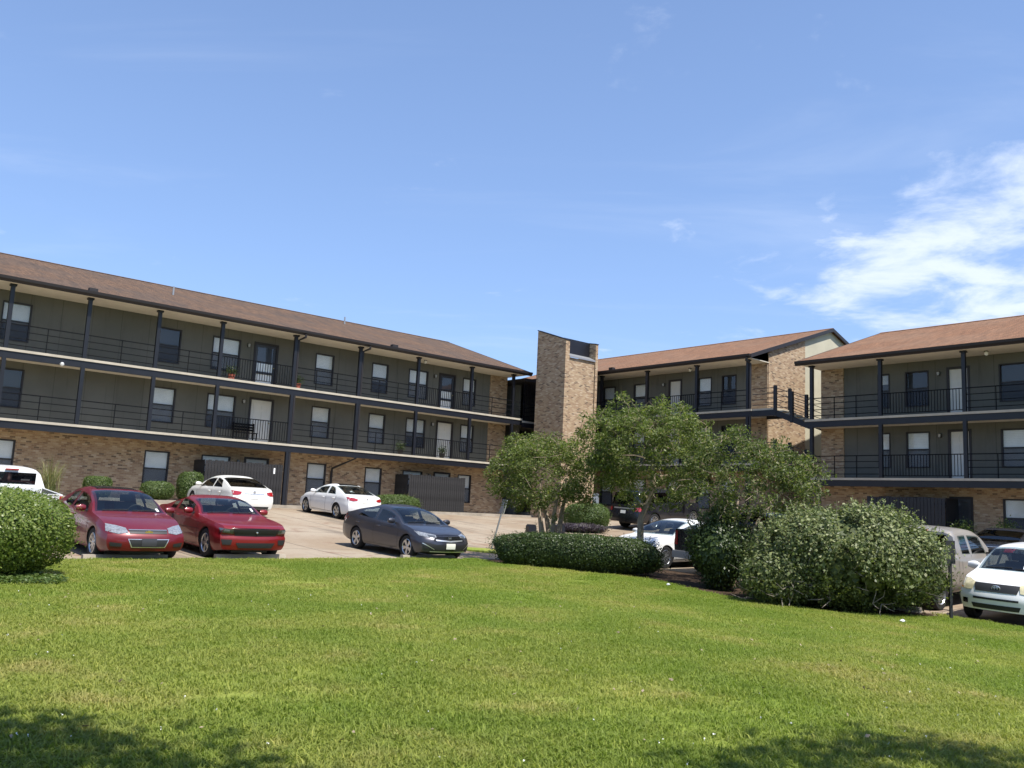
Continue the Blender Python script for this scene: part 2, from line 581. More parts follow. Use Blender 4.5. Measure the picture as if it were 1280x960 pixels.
def box_uv(me):
    uvl = me.uv_layers.new(name='UVMap')
    n = len(me.loops)
    vi = np.empty(n, dtype=np.int32)
    me.loops.foreach_get('vertex_index', vi)
    co = np.empty(len(me.vertices) * 3)
    me.vertices.foreach_get('co', co)
    co = co.reshape(-1, 3)
    pn = np.empty(len(me.polygons) * 3)
    me.polygons.foreach_get('normal', pn)
    pn = np.abs(pn.reshape(-1, 3))
    lt = np.empty(len(me.polygons), dtype=np.int32)
    me.polygons.foreach_get('loop_total', lt)
    ax = np.repeat(np.argmax(pn, axis=1), lt)
    c = co[vi]
    uv = np.where((ax == 0)[:, None], c[:, [1, 2]], np.where((ax == 1)[:, None], c[:, [0, 2]], c[:, [0, 1]]))
    uvl.data.foreach_set('uv', uv.astype(np.float32).ravel())


def link(name, me, mat, parent=None, loc=None):
    o = bpy.data.objects.new(name, me)
    if mat is not None and not me.materials:
        me.materials.append(MAT[mat])
    if parent is not None:
        o.parent = parent
    if loc is not None:
        o.location = loc
    COL.objects.link(o)
    return o


class MB:
    def __init__(s):
        s.v = []
        s.f = []

    def quad(s, a, b, c, d):
        i = len(s.v)
        s.v += [a, b, c, d]
        s.f.append((i, i + 1, i + 2, i + 3))
        return s

    def poly(s, pts):
        i = len(s.v)
        s.v += list(pts)
        s.f.append(tuple(range(i, i + len(pts))))
        return s

    def box(s, x0, x1, y0, y1, z0, z1):
        i = len(s.v)
        s.v += [(x0, y0, z0), (x1, y0, z0), (x1, y1, z0), (x0, y1, z0), (x0, y0, z1), (x1, y0, z1), (x1, y1, z1), (x0, y1, z1)]
        s.f += [(i, i + 3, i + 2, i + 1), (i + 4, i + 5, i + 6, i + 7), (i, i + 1, i + 5, i + 4), (i + 1, i + 2, i + 6, i + 5),
                (i + 2, i + 3, i + 7, i + 6), (i + 3, i, i + 4, i + 7)]
        return s

    def prism(s, pts, axis, a, b):
        """pts in the plane across axis ('x': (y,z), 'y': (x,z), 'z': (x,y)), extruded from a to b"""
        def P(p, k):
            return (k, p[0], p[1]) if axis == 'x' else ((p[0], k, p[1]) if axis == 'y' else (p[0], p[1], k))
        i = len(s.v)
        n = len(pts)
        s.v += [P(p, a) for p in pts] + [P(p, b) for p in pts]
        s.f.append(tuple(range(i, i + n)))
        s.f.append(tuple(range(i + 2 * n - 1, i + n - 1, -1)))
        for k in range(n):
            k2 = (k + 1) % n
            s.f.append((i + k, i + n + k, i + n + k2, i + k2))
        return s

    def tube(s, pts, r, n=6, caps=True):
        pts = [Vector(p) for p in pts]
        rs = r if isinstance(r, (list, tuple)) else [r] * len(pts)
        i0 = len(s.v)
        prev = None
        for k, p in enumerate(pts):
            d = (pts[min(k + 1, len(pts) - 1)] - pts[max(k - 1, 0)])
            d = d.normalized() if d.length > 1e-9 else Vector((0, 0, 1))
            if prev is None:
                u = d.orthogonal().normalized()
            else:
                u = (prev - d * prev.dot(d))
                u = u.normalized() if u.length > 1e-6 else d.orthogonal().normalized()
            prev = u
            w = d.cross(u)
            for j in range(n):
                a = 2 * math.pi * j / n
                s.v.append(tuple(p + (u * math.cos(a) + w * math.sin(a)) * rs[k]))
        for k in range(len(pts) - 1):
            for j in range(n):
                a = i0 + k * n + j
                b = i0 + k * n + (j + 1) % n
                s.f.append((a, b, b + n, a + n))
        if caps:
            s.f.append(tuple(i0 + j for j in reversed(range(n))))
            s.f.append(tuple(i0 + (len(pts) - 1) * n + j for j in range(n)))
        return s

    def lathe(s, prof, n=24, axis='z', c=(0, 0, 0)):
        """prof: (radius, height) pairs"""
        i0 = len(s.v)
        for r, h in prof:
            for j in range(n):
                a = 2 * math.pi * j / n
                p = (r * math.cos(a), r * math.sin(a), h)
                if axis == 'y':
                    p = (p[0], p[2], p[1])
                elif axis == 'x':
                    p = (p[2], p[0], p[1])
                s.v.append((p[0] + c[0], p[1] + c[1], p[2] + c[2]))
        for k in range(len(prof) - 1):
            for j in range(n):
                a = i0 + k * n + j
                b = i0 + k * n + (j + 1) % n
                s.f.append((a, b, b + n, a + n))
        return s

    def mesh(s, name, smooth=False, fix=True):
        me = bpy.data.meshes.new(name)
        me.from_pydata(s.v, [], s.f)
        if fix:
            bm = bmesh.new()
            bm.from_mesh(me)
            bmesh.ops.recalc_face_normals(bm, faces=bm.faces)
            bm.to_mesh(me)
            bm.free()
        box_uv(me)
        if smooth:
            me.polygons.foreach_set('use_smooth', [True] * len(me.polygons))
            me.set_sharp_from_angle(angle=R(40))
        return me

    def build(s, name, mat, parent=None, loc=None, smooth=False, fix=True):
        return link(name, s.mesh(name, smooth, fix), mat, parent, loc)


BOXC = {}


def boxpart(name, mat, parent, x0, x1, y0, y1, z0, z1):
    """a box part, sharing mesh data between equal boxes"""
    k = (name, mat, round(x1 - x0, 4), round(y1 - y0, 4), round(z1 - z0, 4))
    if k not in BOXC:
        w, d, h = x1 - x0, y1 - y0, z1 - z0
        me = MB().box(-w / 2, w / 2, -d / 2, d / 2, 0, h).mesh(name)
        me.materials.append(MAT[mat])
        BOXC[k] = me
    return link(name, BOXC[k], mat, parent, ((x0 + x1) / 2, (y0 + y1) / 2, z0))


# ------------------------------------------------------------------ frames of reference of the place
dL = Vector((0.7571, 0.6533))
nL = Vector((-0.6533, 0.7571))
dR = Vector((0.6533, -0.7571))
nR = Vector((0.7571, 0.6533))
AL = math.atan2(dL.y, dL.x)
AR = math.atan2(dR.y, dR.x)


def PL(s, n):
    return (dL * s + nL * n)


def PR(s, n):
    return (dR * s + nR * n)


# ------------------------------------------------------------------ terrain
CP = []
for s in (-4, 4, 10, 16, 22):
    CP.append((*PL(s, 20.4), 0.09))
for s in (-4, 8, 18, 26):
    CP.append((*PL(s, 30), 0.68))
for s in (-4, 8, 18, 28, 34):
    CP.append((*PL(s, 37.8), 1.17))
    CP.append((*PL(s, 50), 1.2))
for s, z in ((-3, -0.5), (-5, -0.45), (-8.4, -0.34), (-12, -0.2), (-17, 0.05)):
    CP.append((*PR(s, 21.5), z))
for s, z in ((-4, 0.1), (-11, 0.15), (-18, 0.38)):
    CP.append((*PR(s, 29), z))
for s, z in ((-4, 0.72), (-12, 0.74), (-20, 0.8), (-27, 1.25), (-36, 1.3)):
    CP.append((*PR(s, 36.6), z))
    CP.append((*PR(s, 50), z + 0.05))
CP.append((*PR(-27.3, 32.4), 0.92))
CP += [(0, 0, 0), (0, 5, 0), (-6, 5, 0), (-3, 12, .03), (3, 12, -.05), (6, 8, -.15), (6, 13, -.25), (8, 15, -.34), (10, 12, -.42),
       (5, 18.4, -.22), (12, 8, -.45), (-12, 8, .05), (-20, 4, .05), (18, 6, -.5), (-6, -12, 0), (10, -12, -.1), (0, -25, 0), (3.8, 23, -.02), (0, 24.5, .08)]
CPa = np.array(CP)


def _tps(r2):
    return np.where(r2 > 1e-9, 0.5 * r2 * np.log(np.maximum(r2, 1e-9)), 0)


def _fit():
    P = CPa[:, :2]
    n = len(P)
    K = _tps(((P[:, None] - P[None]) ** 2).sum(-1)) + np.eye(n) * 4.0
    A = np.zeros((n + 3, n + 3))
    A[:n, :n] = K
    A[:n, n] = 1
    A[:n, n + 1:] = P
    A[n, :n] = 1
    A[n + 1:, :n] = P.T
    b = np.zeros(n + 3)
    b[:n] = CPa[:, 2]
    return np.linalg.solve(A, b)


TW = _fit()


def hgt(x, y):
    x = np.asarray(x, float)
    y = np.asarray(y, float)
    xs = np.clip(x, -45, 45)
    ys = np.clip(y, -30, 75)
    q = np.stack([xs.ravel(), ys.ravel()], 1)
    k = _tps(((q[:, None] - CPa[None, :, :2]) ** 2).sum(-1))
    z = k @ TW[:-3] + TW[-3] + q @ TW[-2:]
    z = np.clip(z, -0.75, 1.35)
    xl = 4.1 + (12.5 - q[:, 1]) * .236 + .12 * np.sin(q[:, 1] * 1.7)
    sw = np.exp(-((q[:, 0] - xl) / .30) ** 2) * np.clip((q[:, 1] - 5) / 2, 0, 1) * np.clip((15.5 - q[:, 1]) / 3, 0, 1)
    bank_ = np.clip((xl - q[:, 0]) / .5 + .5, 0, 1) * np.clip((q[:, 1] - 4) / 3, 0, 1) * np.clip((17 - q[:, 1]) / 4, 0, 1) * np.exp(-np.clip(xl - q[:, 0], 0, 9) / 2.0)
    z = z - .07 * sw + .09 * bank_
    z = z + np.where(q[:, 1] < 18, .012 * np.sin(q[:, 0] * 1.9 + 1) * np.sin(q[:, 1] * 1.3), 0)
    return z.reshape(x.shape)


def H(x, y):
    return float(hgt(np.array([x]), np.array([y]))[0])


def sheet(name, xs, yfun0, yfun1, ny, lift, mat, skirt=0.0):
    """ground sheet between two curves y0(x), y1(x), following the terrain"""
    xs = np.asarray(xs)
    t = np.linspace(0, 1, ny)
    y0 = np.array([yfun0(x) for x in xs])
    y1 = np.array([yfun1(x) for x in xs])
    X = np.repeat(xs[:, None], ny, 1)
    Y = y0[:, None] + (y1 - y0)[:, None] * t[None]
    Z = hgt(X, Y) + lift
    v = np.stack([X, Y, Z], -1).reshape(-1, 3)
    f = []
    for i in range(len(xs) - 1):
        for j in range(ny - 1):
            a = i * ny + j
            f.append((a, a + ny, a + ny + 1, a + 1))
    v = [tuple(p) for p in v]
    if skirt:
        for i in range(len(xs) - 1):
            a = v[i * ny + ny - 1]
            b = v[(i + 1) * ny + ny - 1]
            k = len(v)
            v += [a, b, (b[0], b[1], b[2] - skirt), (a[0], a[1], a[2] - skirt)]
            f.append((k, k + 1, k + 2, k + 3))
    me = bpy.data.meshes.new(name)
    me.from_pydata(v, [], f)
    box_uv(me)
    me.polygons.foreach_set('use_smooth', [True] * len(me.polygons))
    return link(name, me, mat)


def pw(pts):
    xs = [p[0] for p in pts]
    ys = [p[1] for p in pts]
    return lambda x: float(np.interp(x, xs, ys))


def y_park(x):
    return max(min(26.42 + 0.863 * x, 31.55 - 1.159 * x), -6.0)


y_mid = pw([(-60, 200), (-0.6, 25.4), (0, 24.1), (3.6, 22.7), (5.0, 20.4), (6.2, 19.3), (7.2, 18.95), (8.6, 19.25), (9.7, 19.75), (10.2, 30), (60, 200)])


def y_lawn(x):
    return min(y_park(x), y_mid(x)) + 0.05 * math.sin(x * 5.1) + 0.04 * math.sin(x * 11.7 + 1)


XS = np.concatenate([np.linspace(-45, -14, 40), np.linspace(-13.8, 14, 180), np.linspace(14.3, 45, 40)])
far = [-900, -300, -120, -60] + list(np.linspace(-45, 45, 46)) + [60, 120, 300, 900]
g = sheet('ground', far, lambda x: -900, lambda x: 900, 2, -0.6, 'lawn_soil')
bpy.data.objects.remove(g)
# one sheet to the horizon, finer in the middle
yy = np.array([-900, -300, -120, -60] + list(np.linspace(-35, 80, 58)) + [120, 300, 900])
X, Y = np.meshgrid(np.array(far, float), yy, indexing='ij')
Z = hgt(X, Y) - 0.06
me = bpy.data.meshes.new('ground')
ny = len(yy)
me.from_pydata(np.stack([X, Y, Z], -1).reshape(-1, 3).tolist(), [],
               [(i * ny + j, (i + 1) * ny + j, (i + 1) * ny + j + 1, i * ny + j + 1) for i in range(len(far) - 1) for j in range(ny - 1)])
box_uv(me)
tag(link('ground', me, 'lawn_soil'), kind='structure')
tag(sheet('parking_lot', XS, lambda x: y_park(x) - 0.12, lambda x: 62.0, 70, 0.0, 'lot_concrete'), kind='structure')
XB = np.linspace(-0.9, 10.1, 60)
tag(sheet('planting_bed', XB, lambda x: min(y_lawn(x), y_park(x)) - 0.05, lambda x: y_park(x) + 0.15, 14, 0.025, 'mulch'), kind='structure')
lawn = tag(sheet('lawn', XS, lambda x: min(-22.0, y_lawn(x) - 4), y_lawn, 90, 0.05, 'lawn_soil', skirt=0.12), kind='structure')

# ------------------------------------------------------------------ apartment buildings
F2, F3, SOF = 2.90, 5.65, 8.22      # floor levels and soffit above the ground floor
WALL_Y = 1.45                         # set-back of the walls behind the balcony edge
SILL, HEAD, DHEAD = 0.53, 2.15, 2.20


def wall_sheet(mb, x0, x1, z0, z1, y, ops, depth=0.14):
    """front wall with real openings and reveals"""
    xs = sorted({x0, x1} | {o[0] for o in ops} | {o[1] for o in ops})
    zs = sorted({z0, z1} | {o[2] for o in ops} | {o[3] for o in ops})
    for i in range(len(xs) - 1):
        for j in range(len(zs) - 1):
            cx, cz = (xs[i] + xs[i + 1]) / 2, (zs[j] + zs[j + 1]) / 2
            if any(o[0] < cx < o[1] and o[2] < cz < o[3] for o in ops):
                continue
            mb.quad((xs[i], y, zs[j]), (xs[i + 1], y, zs[j]), (xs[i + 1], y, zs[j + 1]), (xs[i], y, zs[j + 1]))
    for a, b, c, d in ops:
        mb.quad((a, y, c), (a, y + depth, c), (a, y + depth, d), (a, y, d))
        mb.quad((b, y, c), (b, y, d), (b, y + depth, d), (b, y + depth, c))
        mb.quad((a, y, d), (a, y + depth, d), (b, y + depth, d), (b, y, d))
        mb.quad((a, y, c), (b, y, c), (b, y + depth, c), (a, y + depth, c))


def window(root, x0, x1, z0, z1, y, blind=1.0, screen=True):
    m = MB()
    fw = 0.055
    yf0, yf1 = y - 0.025, y + 0.09
    m.box(x0, x0 + fw, yf0, yf1, z0, z1)
    m.box(x1 - fw, x1, yf0, yf1, z0, z1)
    m.box(x0 + fw, x1 - fw, yf0, yf1, z1 - fw, z1)
    m.box(x0 + fw, x1 - fw, yf0, yf1, z0, z0 + fw)
    w = m.build('window', 'trim_dark', root)
    zm = (z0 + z1) / 2 + 0.02
    boxpart('sash_rail', 'trim_dark', w, x0 + fw, x1 - fw, y + 0.02, y + 0.07, zm - 0.03, zm + 0.03)
    MB().quad((x0 + fw, y + 0.06, zm + .03), (x1 - fw, y + 0.06, zm + .03), (x1 - fw, y + 0.06, z1 - fw), (x0 + fw, y + 0.06, z1 - fw)).build('pane', 'pane_glass', w, fix=False)
    MB().quad((x0 + fw, y + 0.04, z0 + fw), (x1 - fw, y + 0.04, z0 + fw), (x1 - fw, y + 0.04, zm - .03), (x0 + fw, y + 0.04, zm - .03)).build('pane', 'pane_glass', w, fix=False)
    if screen:
        MB().quad((x0 + fw, y + 0.028, z0 + fw), (x1 - fw, y + 0.028, z0 + fw), (x1 - fw, y + 0.028, zm - .03), (x0 + fw, y + 0.028, zm - .03)).build('insect_screen', 'insect_screen', w, fix=False)
    MB().quad((x0, y + 0.135, z0), (x1, y + 0.135, z0), (x1, y + 0.135, z1), (x0, y + 0.135, z1)).build('room_backing', 'room_dark', w, fix=False)
    if blind > 0:
        zb = z1 - (z1 - z0) * blind
        mb = MB()
        ns = 22
        hh = (z1 - fw - zb) / ns
        for k in range(ns):
            za = zb + k * hh
            mb.quad((x0 + fw, y + 0.10, za), (x1 - fw, y + 0.10, za), (x1 - fw, y + 0.118, za + hh), (x0 + fw, y + 0.118, za + hh))
        mb.build('blind', 'blind', w, fix=False)
    return w


def door(root, x0, x1, z0, z1, y, kind='white'):
    m = MB()
    fw = 0.10
    m.box(x0, x0 + fw, y - 0.03, y + 0.13, z0, z1)
    m.box(x1 - fw, x1, y - 0.03, y + 0.13, z0, z1)
    m.box(x0 + fw, x1 - fw, y - 0.03, y + 0.13, z1 - fw, z1)
    a, b = x0 + fw, x1 - fw
    d = m.build('door', 'trim_dark', root)
    w = b - a
    if kind == 'white':
        boxpart('door_leaf', 'door_white', d, a, b, y + 0.05, y + 0.12, z0, z1 - fw)
        for (u0, u1) in ((0.14, 0.46), (0.54, 0.86)):
            for (v0, v1) in ((0.08, 0.36), (0.42, 0.72), (0.78, 0.94)):
                h = z1 - fw - z0
                boxpart('door_panel', 'door_white', d, a + w * u0, a + w * u1, y + 0.035, y + 0.05, z0 + h * v0, z0 + h * v1)
    else:
        boxpart('door_leaf', 'door_dark', d, a, b, y + 0.09, y + 0.12, z0, z1 - fw)
        f = 0.12
        mm = MB()
        mm.box(a, a + f, y + 0.03, y + 0.08, z0, z1 - fw)
        mm.box(b - f, b, y + 0.03, y + 0.08, z0, z1 - fw)
        mm.box(a + f, b - f, y + 0.03, y + 0.08, z1 - fw - f, z1 - fw)
        mm.box(a + f, b - f, y + 0.03, y + 0.08, z0, z0 + 0.18)
        mm.box(a + f, b - f, y + 0.03, y + 0.08, z0 + 0.62, z0 + 0.74)
        mm.build('storm_door_frame', 'door_dark', d)
        MB().quad((a + f, y + .055, z0 + .74), (b - f, y + .055, z0 + .74), (b - f, y + .055, z1 - fw - f), (a + f, y + .055, z1 - fw - f)).build('pane', 'pane_glass', d, fix=False)
        if kind == 'storm':
            MB().quad((a + f, y + .075, z0 + .18), (b - f, y + .075, z0 + .18), (b - f, y + .075, z0 + 1.15), (a + f, y + .075, z0 + 1.15)).build('door_curtain', 'blind', d, fix=False)
    MB().lathe([(0.0, 0), (0.025, 0.005), (0.03, 0.03), (0.018, 0.05), (0, 0.055)], 10, 'y', (b - 0.07, y - 0.02, z0 + 0.98)).build('handle', 'brass', d, smooth=True)
    return d


def lantern(root, x, y, z):
    m = MB().box(x - 0.05, x + 0.05, y - 0.03, y, z - 0.09, z + 0.09).box(x - 0.015, x + 0.015, y - 0.10, y - 0.03, z + 0.05, z + 0.08)
    l = m.build('wall_lantern', 'trim_dark', root)
    MB().lathe([(0.0, -0.09), (0.05, -0.08), (0.07, 0.04), (0.03, 0.075), (0.0, 0.08)], 10, 'z', (x, y - 0.12, z)).build('lamp_shade', 'metal_grey', l, smooth=True)
    return l


def railing(root, x0, x1, y, z, kind, mids=1):
    """kind 'bars': upright balusters; kind 'rails': four horizontal rails"""
    t = boxpart('railing', 'rail_black', root, x0, x1, y - 0.022, y + 0.022, z + 0.985, z + 1.025)
    ox, oy, oz = t.location
    if kind == 'bars':
        boxpart('rail', 'rail_black', t, x0 - ox, x1 - ox, -0.015, 0.015, 0.09 + z - oz, 0.12 + z - oz)
        n = int((x1 - x0) / 0.125)
        for k in range(1, n):
            x = x0 + (x1 - x0) * k / n - ox
            boxpart('baluster', 'rail_black', t, x - 0.011, x + 0.011, -0.0105, 0.0105, z + 0.12 - oz, z + 0.985 - oz)
    else:
        for hz in (0.16, 0.44, 0.72):
            boxpart('rail', 'rail_black', t, x0 - ox, x1 - ox, -0.012, 0.012, z + hz - oz, z + hz + 0.032 - oz)
        for k in range(1, mids + 1):
            x = x0 + (x1 - x0) * k / (mids + 1) - ox
            boxpart('stanchion', 'rail_black', t, x - 0.016, x + 0.016, -0.0135, 0.0135, z - oz, z + 0.985 - oz)
    return t


def apartments(name, label, s0, s1, n0, ang, base, frame, ops, posts, baybars, piers, depth, roofmat, rake0, rake1, blinds, doors, downs=()):
    """a three-storey gallery block. s0..s1 along the front, ops = list of (s0, s1, 'w'/'d')"""
    sm = (s0 + s1) / 2
    o = frame(sm, n0)
    root = empty(name, (o.x, o.y, base), ang)
    tag(root, label, 'building', 'apartment blocks round the car park')
    X = lambda s: s - sm
    x0, x1 = X(s0), X(s1)
    yb = depth + WALL_Y
    low = -0.9
    # walls
    uo, go = [], []
    for (a, b, k) in ops:
        for fl, lst in ((F3, uo), (F2, uo), (0.0, go)):
            lst.append((X(a), X(b), fl + (SILL if k == 'w' else 0.03), fl + (HEAD if k == 'w' else DHEAD)))
    wb = MB()
    xa, xb = x0, x1
    for (a, b) in piers:
        if abs(X(b) - x1) < 0.05:
            xb = X(a)
        if abs(X(a) - x0) < 0.05:
            xa = X(b)
    wall_sheet(wb, xa, xb, F2, SOF + 0.02, WALL_Y, uo)
    wb.quad((x0, yb, low), (x1, yb, low), (x1, yb, SOF), (x0, yb, SOF))
    wb.build('upper_wall', 'stucco', root)
    gb = MB()
    wall_sheet(gb, x0, x1, low, F2, WALL_Y, go)
    gb.build('ground_floor_wall', 'brick', root)
    for (a, b) in piers:
        MB().box(X(a), X(b), WALL_Y - 0.06, WALL_Y + 0.3, F2 - 0.3, SOF + 0.02).build('brick_pier', 'brick', root)
    # end walls, brick with a stucco strip
    PIT = 0.333
    eave_y = -0.45
    ridge_y = (yb + 0.45 + eave_y) / 2
    ztop = SOF + 0.20

    def zr(y):
        return ztop + PIT * (min(y, 2 * ridge_y - y) - eave_y)
    for xe, sgn in ((x0, -1), (x1, 1)):
        yc = WALL_Y + 3.55
        t = 0.02 * sgn
        pr = [(WALL_Y - (0.06 if sgn > 0 else 0), low), (yc, low), (yc, zr(yc) - 0.14), (WALL_Y, zr(WALL_Y) - 0.14)]
        MB().prism(pr, 'x', min(xe, xe + t * 2), max(xe, xe + t * 2)).build('end_wall', 'brick', root)
        pr = [(yc, low), (yb, low), (yb, zr(yb) - 0.14), (ridge_y, zr(ridge_y) - 0.14), (yc, zr(yc) - 0.14)]
        MB().prism(pr, 'x', min(xe, xe + t), max(xe, xe + t)).build('end_wall', 'stucco_pale', root)
    # openings
    wi = 0
    for (a, b, k) in ops:
        for fi, fl in ((2, F3), (1, F2), (0, 0.0)):
            if k == 'w':
                bl = blinds(wi, fi)
                window(root, X(a), X(b), fl + SILL, fl + HEAD, WALL_Y, bl)
            else:
                door(root, X(a), X(b), fl + 0.03, fl + DHEAD, WALL_Y, doors(wi, fi))
                lantern(root, X(a) - 0.32, WALL_Y, fl + 1.95)
        wi += 1
    # galleries
    for fl in (F2, F3):
        boxpart('gallery_slab', 'slab_concrete', root, x0 - 0.02, x1 + 0.02, -0.10, WALL_Y - 0.004, fl - 0.10, fl)
        boxpart('edge_beam', 'steel_navy', root, x0 - 0.02, x1 + 0.02, -0.06, 0.06, fl - 0.38, fl - 0.102)
        boxpart('gallery_soffit', 'soffit', root, x0, x1, 0.062, WALL_Y - 0.004, fl - 0.30, fl - 0.104)
    # roof
    r0, r1 = x0 - rake0, x1 + rake1
    th = 0.10
    rm = MB()
    bk = 2 * ridge_y - eave_y
    rm.prism([(eave_y, ztop), (ridge_y, zr(ridge_y)), (ridge_y, zr(ridge_y) - th), (eave_y, ztop - th)], 'x', r0, r1)
    rm.prism([(bk, ztop), (bk, ztop - th), (ridge_y, zr(ridge_y) - th), (ridge_y, zr(ridge_y))], 'x', r0, r1)
    roof = rm.build('roof', roofmat, root)
    MB().prism([(ridge_y - 0.16, zr(ridge_y) - 0.03), (ridge_y, zr(ridge_y) + 0.035), (ridge_y + 0.16, zr(ridge_y) - 0.03)], 'x', r0 - .01, r1 + .01).build('ridge_cap', roofmat, roof)
    boxpart('soffit', 'soffit', root, x0 - .05, x1 + .05, eave_y + 0.03, WALL_Y + 0.02, SOF + 0.022, SOF + 0.06)
    gt = MB()
    gt.prism([(eave_y - 0.12, ztop + 0.01), (eave_y - 0.10, ztop - 0.10), (eave_y, ztop - 0.16), (eave_y + 0.03, ztop - 0.20), (eave_y + 0.03, ztop - 0.01)], 'x', r0, r1)
    gt.build('gutter', 'trim_dark', root)
    for xe, s in ((r0, -1), (r1, 1)):
        fm = MB()
        w = 0.19
        fm.prism([(eave_y, ztop + .012), (ridge_y, zr(ridge_y) + .012), (bk, ztop + .012), (bk, ztop - w), (ridge_y, zr(ridge_y) - w), (eave_y, ztop - w)], 'x', xe - 0.002 * s, xe + 0.035 * s)
        fm.build('rake_board', 'trim_dark', root)
    # posts and railings
    ps = sorted(posts)
    for s in ps:
        x = X(s)
        boxpart('post', 'steel_navy', root, x - 0.075, x + 0.075, -0.064, 0.086, F2 - 0.385, SOF + 0.03)
        boxpart('post_cap', 'steel_navy', root, x - 0.12, x + 0.12, -0.10, 0.12, SOF - 0.06, SOF + 0.015)
    edge = [s0] + ps + [s1]
    for fl in (F2, F3):
        for a, b in zip(edge[:-1], edge[1:]):
            if b - a < 0.3:
                continue
            bars = any(abs(a - q[0]) < 0.1 and abs(b - q[1]) < 0.1 for q in baybars)
            railing(root, X(a) + 0.078, X(b) - 0.078, 0.0, fl, 'bars' if bars else 'rails', 2 if b - a > 3.3 else (1 if b - a > 1.4 else 0))
    for (s, jog) in downs:
        x = X(s) + 0.14
        pts = [(x + .1, eave_y - 0.05, ztop - 0.16), (x + .1, eave_y - 0.05, ztop - .30), (x, 0.0, SOF - 0.22), (x, 0.0, F2 - 0.42)]
        if jog:
            pts += [(x - 0.55, WALL_Y - 0.14, F2 - 0.95), (x - 0.55, WALL_Y - 0.10, F2 - 1.2), (x - 0.55, WALL_Y - 0.10, -0.05)]
        else:
            pts += [(x, 0, -0.05)]
        MB().tube(pts, 0.062, 8).build('downspout', 'trim_dark', root, smooth=True)
        if not jog:
            boxpart('ground_post', 'steel_navy', root, X(s) - 0.07, X(s) + 0.07, -0.06, 0.08, -0.3, F2 - 0.386)
    return root, X, zr, ridge_y


L_OPS = [(1.9, 3.0, 'w'), (7.1, 8.2, 'w'), (13.36, 14.47, 'w'), (15.95, 17.35, 'w'), (18.04, 19.32, 'd'), (21.4, 22.48, 'w'), (24.8, 25.85, 'w'),
         (27.2, 28.52, 'w'), (29.28, 30.48, 'd'), (31.02, 32.0, 'w')]
L_POSTS = [-1.8, 1.2, 4.2, 7.13, 10.03, 12.92, 15.8, 19.51, 23.17, 26.83, 30.53, 33.69]
bl_tab = {(1, 2): 0.55, (1, 1): 0.0, (2, 2): 0.0, (3, 2): 0.9, (2, 1): 0.95, (9, 1): 1.0, (5, 2): 1.0}
bldL, XL, zrL, ryL = apartments(
    'apartment_building', 'long grey block with weathered dark brown roof above the car park with the red cars', -3.5, 34.4, 38.9, AL, 1.30, PL,
    L_OPS, L_POSTS, [(15.8, 19.51), (26.83, 30.53)], [(33.07, 34.4)], 14.8, 'shingle_weathered', 0.3, 0.3,
    lambda w, f: bl_tab.get((w, f), 0.62 if (w * 7 + f * 3) % 4 == 0 else 1.0),
    lambda w, f: {(4, 2): 'storm', (8, 2): 'storm'}.get((w, f), 'white'), [(19.51, False), (23.17, True)])
R_OPS = [(-19.43, -18.86, 'w'), (-18.14, -17.08, 'w'), (-16.3, -15.33, 'd'), (-14.16, -12.7, 'w'), (-11.0, -9.9, 'w'), (-8.6, -7.6, 'd')]
bldR, XR, zrR, ryR = apartments(
    'apartment_building', 'grey block with clean orange brown roof behind the tan pickup truck', -22.26, -4.0, 37.85, AR, 0.83, PR,
    R_OPS, [-21.96, -18.6, -15.0, -11.4, -7.8], [(-18.6, -15.0)], [(-22.26, -21.1)], 15.0, 'shingle_brown', 0.3, 0.3,
    lambda w, f: {(1, 2): 0.0, (3, 2): 0.0, (0, 2): 0.3, (0, 0): 0, (1, 0): 0, (3, 0): 0.5}.get((w, f), 1.0), lambda w, f: 'white' if f else 'dark')
M_OPS = [(-41.5, -40.5, 'w'), (-39.4, -38.4, 'd'), (-37.2, -36.2, 'w'), (-34.7, -33.6, 'w'), (-32.06, -31.1, 'd'), (-29.99, -29.05, 'w'), (-28.38, -27.45, 'w')]
bldM, XM, zrM, ryM = apartments(
    'apartment_building', 'grey block with sunlit brick gable end standing behind the leafy trees', -44.0, -25.5, 38.2, AR, 1.57, PR,
    M_OPS, [-43.0, -39.5, -36.0, -32.46, -28.98, -25.75], [(-32.46, -28.98)], [(-26.53, -25.5)], 14.0, 'shingle_brown', 0.3, 0.2,
    lambda w, f: {(6, 2): 0.0, (6, 1): 0.0}.get((w, f), 1.0), lambda w, f: 'white', [(-25.75, False)])

# small fittings on the long block
for s, y in ((10.0, -0.30), (25.0, -0.28), (3.0, -.3)):
    z = zrL(y)
    boxpart('roof_vent', 'trim_dark', bldL, XL(s) - 0.17, XL(s) + 0.17, y - 0.12, y + 0.12, z - 0.02, z + 0.12)
for s, y in ((14.9, 4.4), (25.9, 6.7), (6.0, 5.5)):
    z = zrL(y)
    MB().tube([(XL(s), y, z - 0.1), (XL(s), y, z + 0.42)], 0.045, 8).build('vent_pipe', 'metal_grey', bldL)
z = zrR(6.2)
MB().tube([(XR(-13.6), 6.2, z - .1), (XR(-13.6), 6.2, z + .5)], 0.05, 8).build('vent_pipe', 'trim_dark', bldR)
boxpart('roof_vent', 'trim_dark', bldM, XM(-35.0) - .15, XM(-35.0) + .15, -0.35, -0.1, zrM(-.2) - .02, zrM(-.2) + .12)


def soffit_lamp(root, x, y, z):
    b = MB().lathe([(0.0, 0.0), (0.09, 0.0), (0.09, -0.03), (0.0, -0.03)], 14, 'z', (x, y, z)).build('ceiling_lamp', 'trim_dark', root)
    MB().lathe([(0.0, -0.20), (0.07, -0.17), (0.085, -0.09), (0.06, -0.03)], 12, 'z', (x, y, z)).build('lamp_globe', 'lamp_glass', b, smooth=True)


